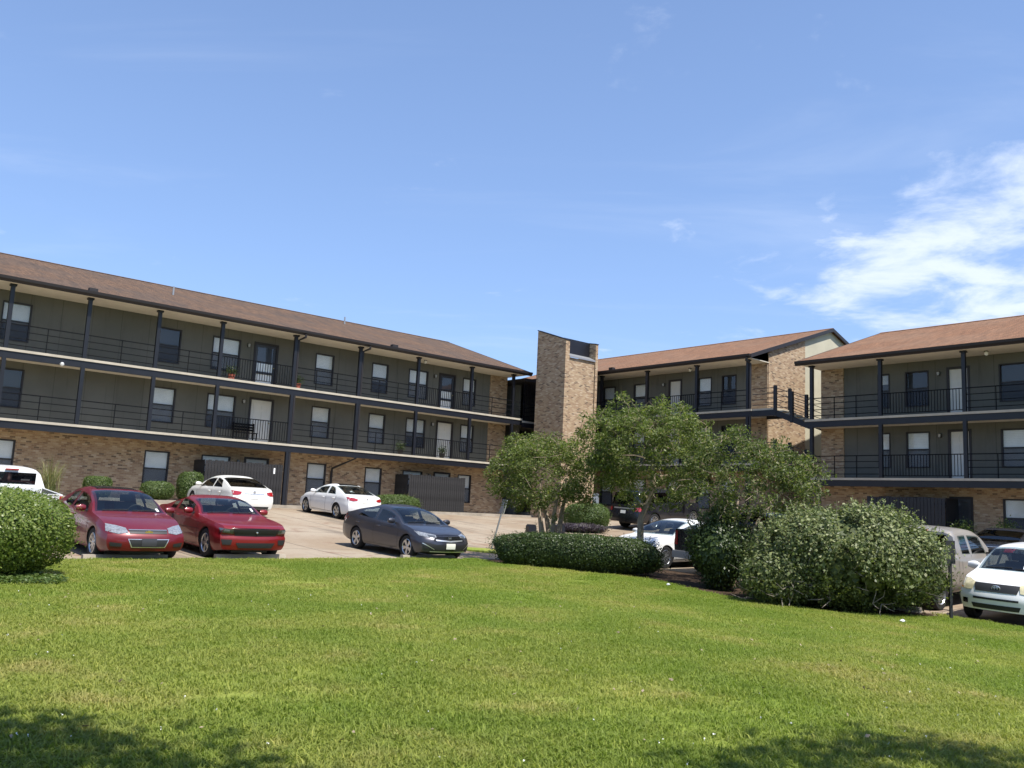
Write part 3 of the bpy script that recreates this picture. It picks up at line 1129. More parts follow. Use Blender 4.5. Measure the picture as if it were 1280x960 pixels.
soffit_lamp(bldL, XL(27.6), 0.5, SOF + 0.02)
soffit_lamp(bldR, XR(-14.3), 0.55, SOF + 0.02)
soffit_lamp(bldM, XM(-29.9), 0.6, SOF + 0.02)
# dome camera under the upper gallery
cm = MB().lathe([(0.0, 0.06), (0.06, 0.05), (0.06, 0.0), (0.0, 0.0)], 12, 'z', (XL(9.2), -0.14, F3 - 0.34)).build('security_camera', 'paper_white', bldL, smooth=True)
MB().lathe([(0.09, 0.0), (0.085, -0.05), (0.05, -0.10), (0.0, -0.115)], 14, 'z', (XL(9.2), -0.14, F3 - 0.34)).build('camera_dome', 'lamp_glass', cm, smooth=True)

# bridge and steps from the gallery of the gabled block down to the next block
for fl in (F2, F3):
    drop = -0.74
    xa, xb, xc = XM(-25.5) + .03, XM(-24.15), XM(-22.30)
    m = MB().box(xa, xb, -0.02, WALL_Y - 0.1, fl - 0.10, fl)
    nst = 5
    for k in range(nst):
        u0 = xb + (xc - xb) * k / nst
        u1 = xb + (xc - xb) * (k + 1) / nst
        zt_ = fl + drop * (k + 1) / nst
        m.box(u0 + .002, u1, 0.10, WALL_Y - 0.15, zt_ - 0.06, zt_)
    m.build('bridge_deck', 'slab_concrete', bldM)
    for y in (0.0, WALL_Y - 0.12):
        MB().prism([(xa, fl - .102), (xb, fl - .102), (xc, fl + drop - .102), (xc, fl + drop - .40), (xb, fl - .40), (xa, fl - .40)], 'y', y - 0.05, y + 0.05).build('bridge_beam', 'steel_navy', bldM)
        for hz in (0.16, 0.44, 0.72, 1.0):
            rr = MB()
            rr.prism([(xa, fl + hz), (xb, fl + hz), (xb, fl + hz + .03), (xa, fl + hz + .03)], 'y', y - 0.014, y + 0.014)
            rr.prism([(xb, fl + hz), (xc, fl + drop + hz), (xc, fl + drop + hz + .03), (xb, fl + hz + .03)], 'y', y - 0.0145, y + 0.0145)
            rr.build('bridge_rail', 'steel_navy', bldM)
        for xx, zz in ((xb, fl), ((xb + xc) / 2, fl + drop / 2)):
            boxpart('newel_post', 'steel_navy', bldM, xx - 0.07, xx + 0.07, y - 0.072, y + 0.072, zz - 0.42, zz + 1.12)

# ------------------------------------------------------------------ stair tower between the long block and the gabled block
TC = Vector((2.98, 49.3))            # near corner on the ground
tower = empty('stair_tower', (TC.x, TC.y, 1.15), AL)
tag(tower, 'tall brick stair tower with slanted top and dark metal clerestory', 'tower')
TW_, TD = 2.68, 2.4                 # along dL, along nL
zc_, zf = 10.2, 11.0               # top at the near edge and at the far edge (above the base)
ft = 0.32


def fin(x0, x1, name):
    MB().prism([(0, -0.6), (TD, -0.6), (TD, zf), (0, zc_)], 'x', x0, x1).build(name, 'brick', tower)
    MB().prism([(-.03, zc_), (TD + .03, zf + .02), (TD + .03, zf + .07), (-.03, zc_ + .05)], 'x', x0 - .03, x1 + .03).build('coping', 'steel_navy', tower)


fin(0, ft, 'side_wall')
MB().prism([(0, -0.6), (TD, -0.6), (TD, zc_ - .6), (.62, zc_ - .6), (.62, zc_ + .22), (0, zc_ + .12)], 'x', TW_ - 0.20, TW_).build('side_wall', 'brick', tower)
MB().prism([(-.03, zc_ + .12), (.65, zc_ + .235), (.65, zc_ + .275), (-.03, zc_ + .16)], 'x', TW_ - .23, TW_ + .03).build('coping', 'steel_navy', tower)
MB().box(ft + .002, TW_ - .222, 0.06, 0.30, -0.6, zc_ - 0.95).build('front_wall', 'brick', tower)
MB().prism([(-0.03, zc_ - 0.95), (.5, zc_ - 0.70), (.5, zc_ - 0.62), (-0.03, zc_ - 0.86)], 'x', ft + .004, TW_ - .224).build('shed_roof', 'metal_grey', tower)
MB().box(ft + .004, TW_ - .224, 0.502, 0.6, zc_ - 0.72, zc_ + 0.24).build('clerestory_panel', 'steel_navy', tower)
MB().box(ft + .004, TW_ - .224, TD - .3, TD - .002, -0.6, zc_).build('rear_wall', 'brick', tower)

# open stair hall behind the tower
hall = empty('stair_hall', (*PL(36.2, 41.0), 1.2), AL)
tag(hall, 'dark open stair hall with upright bars between the long block and the brick tower', 'stairwell')
hx0, hx1 = -1.74, 3.4
MB().box(hx0, hx1 + 2, 3.0, 3.2, -0.6, 8.2).build('rear_wall', 'stucco', hall)
for z in (2.9, 5.65):
    MB().box(hx0, hx1, -2.15, 3.0, z - 0.12, z).build('landing', 'slab_concrete', hall)
    MB().box(hx0, hx1, -2.2, -2.08, z - .40, z - .122).build('edge_beam', 'steel_navy', hall)
    MB().box(hx0, hx1, -2.12, -2.08, z + 1.0, z + 1.05).build('handrail', 'steel_navy', hall)
    for k in range(26):
        x = hx0 + 0.1 + k * 0.13
        boxpart('bar', 'steel_navy', hall, x - .012, x + .012, -2.11, -2.086, z, z + (1.0 if z < 3 else 2.25))
MB().box(hx0, hx1, -2.3, 3.2, 8.02, 8.2).build('hall_roof', 'trim_dark', hall)
for k in range(9):
    MB().box(0.3 + k * 0.27, 0.3 + k * 0.27 + .27, 0.2, 1.3, 0.35 * k + 2.9, 0.35 * k + 2.96).build('stair_tread', 'slab_concrete', hall)
MB().box(-1.0, -.9, -1.0, 2.98, -.6, 8.0).build('divider_wall', 'stucco', hall)

# ------------------------------------------------------------------ kerbs and walks along the buildings
def strip(name, mat, frame, s0, s1, n0, n1, z0, z1, ang, kind='structure', label=None):
    o = frame((s0 + s1) / 2, n0)
    ob = MB().box(-(s1 - s0) / 2, (s1 - s0) / 2, 0, n1 - n0, z0, z1).build(name, mat)
    ob.location = (o.x, o.y, 0)
    ob.rotation_euler = (0, 0, ang)
    return tag(ob, label, None, None, kind)


strip('kerb', 'kerb_concrete', PL, -4, 35, 37.55, 37.72, 0.6, 1.295, AL)
strip('walkway', 'kerb_concrete', PL, -4, 35, 37.72, 40.34, 0.5, 1.285, AL)
strip('kerb', 'kerb_concrete', PR, -24, -3, 36.3, 36.46, 0.2, .825, AR)
strip('walkway', 'kerb_concrete', PR, -24, -3, 36.46, 39.28, 0.1, .815, AR)
strip('kerb', 'kerb_concrete', PR, -45, -24.2, 36.5, 36.66, 0.8, 1.45, AR)
strip('walkway', 'kerb_concrete', PR, -45, -24.2, 36.66, 39.63, 0.8, 1.44, AR)

# ------------------------------------------------------------------ patio fences (each picket its own part)
def fence(label, frame, ang, s0, s1, n0, depth, base, h, left=True, right=True, mat='fence_grey'):
    o = frame((s0 + s1) / 2, n0)
    r = empty('patio_fence', (o.x, o.y, base), ang)
    tag(r, label, 'fence', 'patio fences')
    w = s1 - s0
    n = int(w / 0.142)
    rr = random.Random(int(abs(s0 * 100)))
    for k in range(n):
        x = -w / 2 + w * (k + 0.5) / n
        dz = rr.choice((0, 0.012, 0.024, -0.012))
        dy = rr.choice((0, 0.006))
        boxpart('picket', mat, r, x - 0.066, x + 0.066, dy - 0.011, dy + 0.011, 0.03, h + dz)
    for z in (0.35, h - 0.3):
        boxpart('fence_rail', mat, r, -w / 2, w / 2, 0.019, 0.06, z, z + 0.09)
    for on, xx in ((left, -w / 2 + .012), (right, w / 2 - .012)):
        if on:
            m = int(depth / 0.142)
            for k in range(m):
                y = 0.09 + (depth - 0.1) * (k + 0.5) / m
                boxpart('side_picket', mat, r, xx - 0.011, xx + 0.011, y - 0.066, y + 0.066, 0.03, h + rr.choice((0, .012)))
    return r


f1 = fence('weathered grey picket patio fence behind the white sedan with black rear window', PL, AL, 15.6, 19.4, 38.95, 1.35, 1.285, 1.88)
boxpart('notice', 'paper_white', f1, 1.42, 1.50, -0.014, -0.012, 1.45, 1.72)
fence('weathered grey picket patio fence behind the dark grey sedan', PL, AL, 26.7, 30.5, 38.95, 1.35, 1.285, 1.9)
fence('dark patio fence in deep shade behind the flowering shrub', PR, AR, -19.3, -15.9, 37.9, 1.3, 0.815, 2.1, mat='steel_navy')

# ------------------------------------------------------------------ vehicles


def pchip(pts):
    x = np.array([p[0] for p in pts], float)
    y = np.array([p[1] for p in pts], float)
    h = np.diff(x)
    d = np.diff(y) / h
    m = np.zeros(len(x))
    for i in range(1, len(x) - 1):
        if d[i - 1] * d[i] > 0:
            w1 = 2 * h[i] + h[i - 1]
            w2 = h[i] + 2 * h[i - 1]
            m[i] = (w1 + w2) / (w1 / d[i - 1] + w2 / d[i])
    m[0] = d[0]
    m[-1] = d[-1]

    def f(q):
        q = min(max(q, x[0]), x[-1])
        i = min(int(np.searchsorted(x, q, 'right')) - 1, len(h) - 1)
        t = (q - x[i]) / h[i]
        return float((2 * t**3 - 3 * t**2 + 1) * y[i] + (t**3 - 2 * t**2 + t) * h[i] * m[i] + (-2 * t**3 + 3 * t**2) * y[i + 1] + (t**3 - t**2) * h[i] * m[i + 1])
    return f


WHEELC = {}


def wheel_meshes(rad, width, style, rimmat):
    k = (rad, width, style, rimmat)
    if k in WHEELC:
        return WHEELC[k]
    w = width / 2
    rr = rad * 0.68
    ty = MB().lathe([(rr, -w * .92), (rad * .80, -w), (rad * .95, -w * .96), (rad, -w * .70), (rad, w * .70), (rad * .95, w * .96), (rad * .80, w), (rr, w * .92), (rr * .96, w * .5), (rr * .96, -w * .5), (rr, -w * .92)], 36, 'y')
    tm = ty.mesh('wheel', True)
    tm.materials.append(MAT['tyre'])
    rm = MB()
    rm.lathe([(rr * .99, w * .90), (rr * .93, w * .96), (rr * .88, w * .80), (rr * .86, w * .2)], 36, 'y')
    hub = rr * 0.2
    rm.lathe([(hub * 1.25, w * .4), (hub * 1.2, w * .74), (hub * .6, w * .82), (0.0, w * .82)], 20, 'y')
    nsp = {'five': 5, 'multi': 10, 'steel': 7, 'split': 5}[style]
    for q in range(nsp):
        a = 2 * math.pi * q / nsp + 0.3
        hw0, hw1 = (0.030, 0.055) if style in ('five', 'split') else (0.018, 0.022)
        if style == 'steel':
            hw0, hw1 = 0.045, 0.05
        ca, sa = math.cos(a), math.sin(a)

        def P(r_, t_, y_):
            return (r_ * ca - t_ * sa, y_, r_ * sa + t_ * ca)
        r0_, r1_ = hub * .8, rr * .92
        i = len(rm.v)
        rm.v += [P(r0_, -hw0, w * .76), P(r0_, hw0, w * .76), P(r1_, hw1, w * .82), P(r1_, -hw1, w * .82),
                 P(r0_, -hw0, w * .45), P(r0_, hw0, w * .45), P(r1_, hw1, w * .55), P(r1_, -hw1, w * .55)]
        rm.f += [(i, i + 1, i + 2, i + 3), (i, i + 4, i + 5, i + 1), (i + 3, i + 2, i + 6, i + 7), (i + 1, i + 5, i + 6, i + 2), (i, i + 3, i + 7, i + 4)]
    rme = rm.mesh('rim', False)
    rme.materials.append(MAT[rimmat])
    bk = MB().lathe([(rr * .95, w * .15), (0.0, w * .15)], 24, 'y').mesh('brake_disc')
    bk.materials.append(MAT['black_plastic'])
    WHEELC[k] = (tm, rme, bk)
    return WHEELC[k]


def make_car(name, label, sp, loc, head, cat='car'):
    """sp: dimensions and curves. The nose is at local +x; a = distance from the front bumper."""
    Ln, W, wb, fo, rad = sp['L'], sp['W'], sp['wb'], sp['fo'], sp['rad']
    top, belt = pchip(sp['top']), pchip(sp['belt'])
    plan = pchip(sp.get('plan', [(0, .90), (.35, .97), (1.0, .995), (Ln * .5, 1.0), (Ln - 1.0, .99), (Ln - .3, .955), (Ln, .90)]))
    sill = pchip(sp.get('sill', [(0, .26), (.5, .20), (Ln * .5, .19), (Ln - .6, .23), (Ln, .32)]))
    tum = sp.get('tum', 0.42)
    cF, cR = sp.get('cF', .30), sp.get('cR', .20)
    ar = rad * sp.get('arch', 1.13)
    axles = (fo, fo + wb)
    bed = sp.get('bed')
    prof = pchip([(0, .90), (.12, .955), (.35, .99), (.55, 1.0), (.74, .985), (.84, .982), (.93, .972), (1.0, .94)])
    nosez = pchip(sp.get('nosez', [(0.1, .15), (.28, .03), (.44, .0), (.56, .025), (.66, .09), (.76, .20), (1.3, .28)]))
    tailz = pchip(sp.get('tailz', [(0.1, .14), (.35, .02), (.55, .0), (.75, .03), (1.05, .10), (1.7, .14)]))
    NR, NS, NTOP = 12, 8, 8
    qs = [1 - k / NTOP for k in range(1, NTOP + 1)]

    def shift(a, y, z):
        q = (abs(y) / (W / 2))
        f = max(0, 1 - a / 1.0) ** 1.6
        b = max(0, 1 - (Ln - a) / .8) ** 1.5
        return a + f * (cF * q ** 3 + nosez(z)) - b * (cR * q ** 3.5 + tailz(z))

    def frame_at(a):
        w = W / 2 * plan(a)
        zb, zt = belt(a), top(a)
        g = max(zt - zb, 0.004)
        return w, zb, zt, g, w * .94

    def side_pt(a, r):
        w, zb, zt, g, yb_ = frame_at(a)
        return (yb_ - tum * g * (r + .18 * r * r) / 1.18, zb + .80 * g * r)

    def top_pt(a, q):
        w, zb, zt, g, yb_ = frame_at(a)
        p1y, p1z = yb_ - tum * g, zb + .80 * g
        return (q * p1y, p1z + .20 * g * (1 - abs(q) ** 2.6) ** (1 / 2.6))

    def loc3(a, y, z, flip=1):
        return (Ln / 2 - shift(a, y, z), y * flip, z)

    def section(a):
        w, zb, zt, g, yb_ = frame_at(a)
        zs = sill(a)
        za = zs
        for ax in axles:
            dx = abs(a - ax)
            if dx < ar:
                za = max(za, rad + math.sqrt(ar * ar - dx * dx) * 0.99)
        pts = [(0.0, za), (w * .55, za)]
        for k in range(NR + 1):
            z = max(zs + (zb - zs) * k / NR, za)
            pts.append((w * prof((z - zs) / (zb - zs)), z))
        if bed and bed[0] < a < bed[1]:
            rail = yb_ - 0.07
            fl = bed[2]
            for k in range(1, NS + 1):
                pts.append((yb_ - 0.07 * k / NS, zb + 0.012 * math.sin(k / NS * math.pi)))
            for k, q in enumerate(qs):
                pts.append((rail - 0.01, zb - (zb - fl) * (k + 1) / 3) if k < 3 else (rail * (1 - (k - 2) / (NTOP - 3)), fl))
        else:
            for k in range(1, NS + 1):
                pts.append(side_pt(a, k / NS))
            for q in qs:
                pts.append(top_pt(a, q))
        return pts
    st = set(np.round(np.linspace(0, Ln, int(Ln / .085)), 4).tolist())
    st |= {0, .015, .04, .075, .12, Ln - .015, Ln - .04, Ln - .075, Ln - .12, Ln}
    for ax in axles:
        for u in np.linspace(-1, 1, 21):
            st.add(round(ax + ar * math.sin(u * math.pi / 2), 4))
        st |= {round(ax - ar - .004, 4), round(ax + ar + .004, 4)}
    if bed:
        st |= {bed[0] - .002, bed[0] + .002, bed[1] - .002, bed[1] + .002}
    for e in sp.get('steps', ()):
        st |= {e - .01, e + .01}
    st = sorted(s for s in st if 0 <= s <= Ln)
    secs = [section(a) for a in st]
    npt = len(secs[0])
    v, f, mi, holes_ = [], [], [], []
    for a, sec in zip(st, secs):
        for (y, z) in sec:
            v.append(loc3(a, y, z))
        for (y, z) in sec:
            v.append(loc3(a, y, z, -1))
    for i in range(len(st) - 1):
        for h in (0, npt):
            for k in range(npt - 1):
                a0 = i * 2 * npt + h + k
                b0 = a0 + 2 * npt
                f.append((a0, a0 + 1, b0 + 1, b0) if h == 0 else (a0, b0, b0 + 1, a0 + 1))
                am = (st[i] + st[i + 1]) / 2
                hole = False
                kP0, kP1 = 2 + NR, 2 + NR + NS
                if k >= kP1 + 1:
                    for rng in (sp['ws'], sp.get('rw')):
                        if rng and st[i] >= rng[0] + .01 and st[i + 1] <= rng[1] - .01:
                            hole = True
                elif kP0 <= k < kP1:
                    rl, rh = (k - kP0) / NS, (k + 1 - kP0) / NS
                    if rl >= .10 and rh <= .93:
                        for (a0_, a1_, q0_, q1_) in sp['sw']:
                            if st[i] >= a0_ + max(q0_ * rl, q0_ * rh) + .005 and st[i + 1] <= a1_ + min(q1_ * rl, q1_ * rh) - .005:
                                hole = True
                holes_.append(hole)
                inbed = bed and bed[0] < am < bed[1] and k >= 2 + NR + NS
                mi.append(1 if k < 2 or inbed else 0)
    # end caps: rows across
    cq = [1.0] + qs
    for idx, a in ((0, 0.0), (len(st) - 1, Ln)):
        sec = secs[idx]
        rows = sec[2:2 + NR + 1 + NS]
        base = len(v)
        nc = 2 * NTOP + 1
        allq = cq + [-q for q in reversed(cq[:-1])]
        for (y, z) in rows:
            for q in allq:
                v.append(loc3(a, y * q, z))
        for r in range(len(rows) - 1):
            for c in range(nc - 1):
                p = base + r * nc + c
                f.append((p, p + 1, p + nc + 1, p + nc))
                mi.append(0)
        # last row to top curve
        lr = base + (len(rows) - 1) * nc
        tb = len(v)
        for q in allq:
            y, z = top_pt(a, q)
            v.append(loc3(a, y, z))
        for c in range(nc - 1):
            f.append((lr + c, lr + c + 1, tb + c + 1, tb + c))
            mi.append(0)
    me = bpy.data.meshes.new('body')
    bvh = BVHTree.FromPolygons([Vector(q) for q in v], f)
    holes_ += [False] * (len(f) - len(holes_))
    mi = [m_ for m_, h_ in zip(mi, holes_) if not h_]
    me.from_pydata(v, [], [q for q, h_ in zip(f, holes_) if not h_])
    me.materials.append(MAT[sp['paint']])
    me.materials.append(MAT['black_plastic'])
    me.polygons.foreach_set('material_index', mi)
    bm = bmesh.new()
    bm.from_mesh(me)
    bmesh.ops.remove_doubles(bm, verts=bm.verts, dist=0.0006)
    bmesh.ops.dissolve_degenerate(bm, edges=bm.edges, dist=0.0004)
    bmesh.ops.recalc_face_normals(bm, faces=bm.faces)
    bm.to_mesh(me)
    bm.free()
    box_uv(me)
    me.polygons.foreach_set('use_smooth', [True] * len(me.polygons))
    me.set_sharp_from_angle(angle=R(38))
    root = empty(name, loc, head)
    tag(root, label, cat, 'vehicles in the car park')
    body = link('body', me, None, root)

    def grid_obj(nm, mat, pts, nu, nv, parent=body, solid=0.0):
        fs = [(i * nv + j, (i + 1) * nv + j, (i + 1) * nv + j + 1, i * nv + j + 1) for i in range(nu - 1) for j in range(nv - 1)]
        m = bpy.data.meshes.new(nm)
        m.from_pydata(pts, [], fs)
        box_uv(m)
        m.polygons.foreach_set('use_smooth', [True] * len(m.polygons))
        return link(nm, m, mat, parent)

    def offset(pts, nu, nv, eps, outward):
        """push a grid outwards along its own normals"""
        P = np.array(pts).reshape(nu, nv, 3)
        du = np.gradient(P, axis=0)
        dv = np.gradient(P, axis=1)
        n = np.cross(du, dv)
        n /= np.maximum(np.linalg.norm(n, axis=2, keepdims=True), 1e-9)
        o = np.array(outward, float)
        s = np.sign((n * o).sum(2, keepdims=True))
        s[s == 0] = 1
        return (P + n * s * eps).reshape(-1, 3).tolist()

    def topglass(nm, mat, a0, a1, q0=.90, q1=.93, nu=12, nv=15, eps=.006):
        pts = []
        for i in range(nu):
            u = i / (nu - 1)
            a = a0 + (a1 - a0) * u
            qm = q0 + (q1 - q0) * u
            for j in range(nv):
                q = qm * (2 * j / (nv - 1) - 1)
                y, z = top_pt(a, q)
                pts.append((Ln / 2 - shift(a, y, z), y, z))
        return grid_obj(nm, mat, offset(pts, nu, nv, eps, (0.2 if a0 < Ln / 2 else -.2, 0, 1)), nu, nv)

    def sideglass(nm, mat, a0, a1, sgn, r0=.10, r1=.90, sl0=0.0, sl1=0.0, nu=12, nv=5, eps=.006):
        pts = []
        for i in range(nu):
            u = i / (nu - 1)
            for j in range(nv):
                t_ = j / (nv - 1)
                a = a0 + sl0 * t_ + (a1 + sl1 * t_ - a0 - sl0 * t_) * u
                r_ = r0 + (r1 - r0) * t_
                y, z = side_pt(a, r_)
                pts.append((Ln / 2 - shift(a, y, z), y * sgn, z))
        return grid_obj(nm, mat, offset(pts, nu, nv, eps, (0, sgn, .2)), nu, nv)

    def cast(o, d):
        hit, nrm, _, _ = bvh.ray_cast(Vector(o), Vector(d))
        if hit is None:
            hit, nrm, _, _ = bvh.find_nearest(Vector(o) + Vector(d) * (3.0 if abs(d[1]) < .5 else 1.2))
        return hit, nrm

    def patch(nm, mat, topl, botl, view, eps=.008, nu=9, nv=4, sgn=1, parent=body):
        tf = ([p[0] for p in topl], [p[1] for p in topl])
        pts = []

        def along(poly, u):
            seg = np.linspace(0, 1, len(poly))
            return (float(np.interp(u, seg, [p[0] for p in poly])), float(np.interp(u, seg, [p[1] for p in poly])))
        for i in range(nu):
            u = i / (nu - 1)
            tp, bp = along(topl, u), along(botl, u)
            for j in range(nv):
                w_ = j / (nv - 1)
                h0 = bp[0] + (tp[0] - bp[0]) * w_
                h1 = bp[1] + (tp[1] - bp[1]) * w_
                if view == 'front':
                    o, d = (Ln / 2 + 1, h0 * sgn, h1), (-1, 0, 0)
                elif view == 'rear':
                    o, d = (-Ln / 2 - 1, h0 * sgn, h1), (1, 0, 0)
                elif view == 'side':
                    o, d = (Ln / 2 - h0, sgn * 2.0, h1), (0, -sgn, 0)
                hit, nrm = cast(o, d)
                dv_ = Vector(d)
                if nrm.dot(dv_) > 0:
                    nrm = -nrm
                pts.append(tuple(hit - dv_ * eps * .6 + nrm * eps * .6))
        return grid_obj(nm, mat, pts, nu, nv, parent)

    def seam(pts2, sgn, wdt=.013):
        """thin dark gap line on the side, polyline of (a,z)"""
        res = []
        dense = []
        for p, q in zip(pts2[:-1], pts2[1:]):
            for k in range(6):
                dense.append((p[0] + (q[0] - p[0]) * k / 6, p[1] + (q[1] - p[1]) * k / 6))
        dense.append(pts2[-1])
        P = []
        for i, (a, z) in enumerate(dense):
            p, q = dense[max(i - 1, 0)], dense[min(i + 1, len(dense) - 1)]
            tx, tz = q[0] - p[0], q[1] - p[1]
            l_ = math.hypot(tx, tz) or 1
            for s_ in (-.5, .5):
                hit, nrm = cast((Ln / 2 - (a - tz / l_ * wdt * s_), sgn * 2.0, z + tx / l_ * wdt * s_), (0, -sgn, 0))
                P.append(tuple(hit + Vector((0, sgn, 0)) * .002))
        grid_obj('panel_gap', 'black_plastic', P, len(dense), 2)

    # glazing
    gl = sp.get('glass', 'glass_car')
    tint = sp.get('tint', 'glass_car')
    ws0, ws1 = sp['ws']
    wsh = topglass('windshield', gl, ws0, ws1, .93, .96)
    if 'rw' in sp:
        topglass('rear_window', tint, sp['rw'][0], sp['rw'][1], .95, .92)
    for sgn in (1, -1):
        for (a0, a1, s0_, s1_) in sp['sw']:
            sideglass('side_window', tint, a0, a1, sgn, .10, .93, s0_, s1_)
        for line in sp.get('gaps', ()):
            seam(line, sgn)
        for (a, z) in sp.get('handles', ()):
            hit, nrm = cast((Ln / 2 - a, sgn * 2, z), (0, -sgn, 0))
            m = MB().tube([(hit.x + .09, hit.y - .01 * sgn, hit.z), (hit.x + .06, hit.y + .03 * sgn, hit.z + .005), (hit.x - .06, hit.y + .03 * sgn, hit.z + .005), (hit.x - .09, hit.y - .01 * sgn, hit.z)], .016, 6)
            m.build('door_handle', sp.get('handle_mat', sp['paint']), root, smooth=True)
        # mirrors
        ma, mz = sp['mirror']
        y0 = side_pt(ma, 0.15)[0]
        mm = MB()
        prof_ = [(0.0, -.115), (.062, -.10), (.082, -.03), (.085, .04), (.06, .105), (0.0, .12)]
        mm.lathe(prof_, 12, 'y')
        sc = sp.get('mscale', 1.0)
        mm.v = [(p[0] * .75 * sc, p[1] * sc, p[2] * .95 * sc) for p in mm.v]
        mo = mm.build('side_mirror', sp.get('mirror_mat', sp['paint']), root, smooth=True)
        mo.location = (Ln / 2 - ma, sgn * (y0 + .15 * sc), mz)
        MB().box(-.03, .03, -.12 * sc, .12 * sc, -.06 * sc, -.03 * sc).build('mirror_arm', 'black_plastic', mo, (-0.0, -sgn * .08 * sc, 0))
        for p in sp.get('front_pair', ()):
            patch(p[0], p[1], p[2], p[3], 'front', p[4] if len(p) > 4 else .008, sgn=sgn)
        for p in sp.get('rear_pair', ()):
            patch(p[0], p[1], p[2], p[3], 'rear', p[4] if len(p) > 4 else .008, sgn=sgn)
        for p in sp.get('side', ()):
            patch(p[0], p[1], p[2], p[3], 'side', p[4] if len(p) > 4 else .006, sgn=sgn, nu=14)
    for p in sp.get('front', ()):
        patch(p[0], p[1], p[2], p[3], 'front', p[4] if len(p) > 4 else .008, nu=15)
    for p in sp.get('rear', ()):
        patch(p[0], p[1], p[2], p[3], 'rear', p[4] if len(p) > 4 else .008, nu=15)
    if sp.get('sunroof'):
        topglass('sunroof', 'black_gloss', sp['sunroof'][0], sp['sunroof'][1], .72, .72)
    for (a, q, wd, ht, mt) in sp.get('stickers', ()):
        pts = []
        for i in range(3):
            for j in range(3):
                y, z = top_pt(a + ht * i / 2, q + wd * j / 2)
                pts.append((Ln / 2 - shift(a + ht * i / 2, y, z), y, z))
        grid_obj('sticker', mt, offset(pts, 3, 3, .010, (.2, 0, 1)), 3, 3)
    # cabin
    cab0, cab1 = ws0 + .10, (sp['rw'][0] if 'rw' in sp and 'bed' not in sp else sp['sw'][-1][1] + .05)
    bz = belt((cab0 + cab1) / 2)
    yw = W / 2 * .80
    X_ = lambda a: Ln / 2 - a
    MB().box(X_(cab1), X_(cab0), -yw, yw, .43, .50).build('cabin_floor', 'dash_plastic', root)
    MB().prism([(X_(cab0 + .62), bz - .42), (X_(cab0 + .62), bz - .06), (X_(cab0 + .40), bz + .0), (X_(cab0 + .02), bz - .06), (X_(cab0 + .02), bz - .42)], 'y', -yw, yw).build('dashboard', 'dash_plastic', root)
    MB().tube([(X_(cab0 + .74) + math.cos(q / 16 * 2 * math.pi) * .06, .37 + math.sin(q / 16 * 2 * math.pi) * .185, bz - .02 + math.cos(q / 16 * 2 * math.pi) * .175) for q in range(17)], .017, 6).build('steering_wheel', 'dash_plastic', root)
    rows_ = [ws1 + .42] + ([ws1 + 1.28] if cab1 > ws1 + 1.2 else [])
    for ri, sa in enumerate(rows_):
        for sy in (-.38, .38):
            sm_ = MB().prism([(X_(sa), .50), (X_(sa + .14), .50), (X_(sa + .34), bz + .14), (X_(sa + .24), bz + .16), (X_(sa + .02), .75)], 'y', sy - .25, sy + .25)
            sm_.prism([(X_(sa - .48), .50), (X_(sa + .02), .50), (X_(sa + .02), .62), (X_(sa - .46), .66)], 'y', sy - .255, sy + .255)
            so = sm_.build('seat', 'seat_cloth', root)
            hr = MB().prism([(X_(sa + .27), bz + .18), (X_(sa + .36), bz + .18), (X_(sa + .38), bz + .33), (X_(sa + .30), bz + .35), (X_(sa + .25), bz + .30)], 'y', sy - .12, sy + .12)
            hr.build('headrest', 'seat_cloth', so)
    # wipers
    if sp.get('wipers', True):
        for q0, q1 in ((-.75, -.05), (.05, .7)):
            pts = []
            for k in range(6):
                q = q0 + (q1 - q0) * k / 5
                a = ws0 + .05 + .03 * k / 5
                y, z = top_pt(a, q)
                pts.append((Ln / 2 - shift(a, y, z) + .01, y, z + .018))
            MB().tube(pts, .009, 5).build('wiper', 'black_plastic', root)
    # wheels
    tm, rme, bk = wheel_meshes(rad, sp.get('tw', .215), sp.get('rim', 'five'), sp.get('rimmat', 'rim_silver'))
    for ax in axles:
        for sgn in (1, -1):
            wo = link('wheel', tm, None, root, (Ln / 2 - ax, sgn * (W / 2 * .985 - sp.get('tw', .215) / 2 - .015), rad))
            wo.rotation_euler = (0, rnd.uniform(0, 1.2), 0 if sgn > 0 else math.pi)
            link('rim', rme, None, wo)
            link('brake_disc', bk, None, wo)
    for e in sp.get('emblems', ()):
        kind, side, y, z, s_, mt = e
        o_ = (Ln / 2 + 1, y, z) if side == 'front' else (-Ln / 2 - 1, y, z)
        hit, nrm = cast(o_, (-1, 0, 0) if side == 'front' else (1, 0, 0))
        sx = 1 if side == 'front' else -1
        m = MB()
        if kind == 'bowtie':
            m.prism([(-.5 * s_, -.10 * s_), (-.18 * s_, -.10 * s_), (-.18 * s_, -.19 * s_), (.18 * s_, -.19 * s_), (.18 * s_, -.10 * s_), (.5 * s_, -.10 * s_),
                     (.44 * s_, .10 * s_), (.18 * s_, .10 * s_), (.18 * s_, .19 * s_), (-.18 * s_, .19 * s_), (-.18 * s_, .10 * s_), (-.44 * s_, .10 * s_)], 'x', 0, .02 * sx)
        elif kind == 'rings':
            for (rx, rz, oz) in ((.5, .34, 0), (.18, .32, 0), (.36, .12, .17)):
                m.tube([(0.012 * sx, math.cos(q / 20 * 2 * math.pi) * rx * s_, math.sin(q / 20 * 2 * math.pi) * rz * s_ + oz * s_) for q in range(21)], .045 * s_, 6)
        elif kind == 'letter_h':
            m.box(0, .02, -.4 * s_, -.26 * s_, -.4 * s_, .4 * s_).box(0, .02, .26 * s_, .4 * s_, -.4 * s_, .4 * s_).box(0, .02, -.26 * s_, .26 * s_, -.06 * s_, .08 * s_)
        else:
            m.lathe([(0, .02 * sx), (.35 * s_, .016 * sx), (.4 * s_, 0)], 18, 'x')
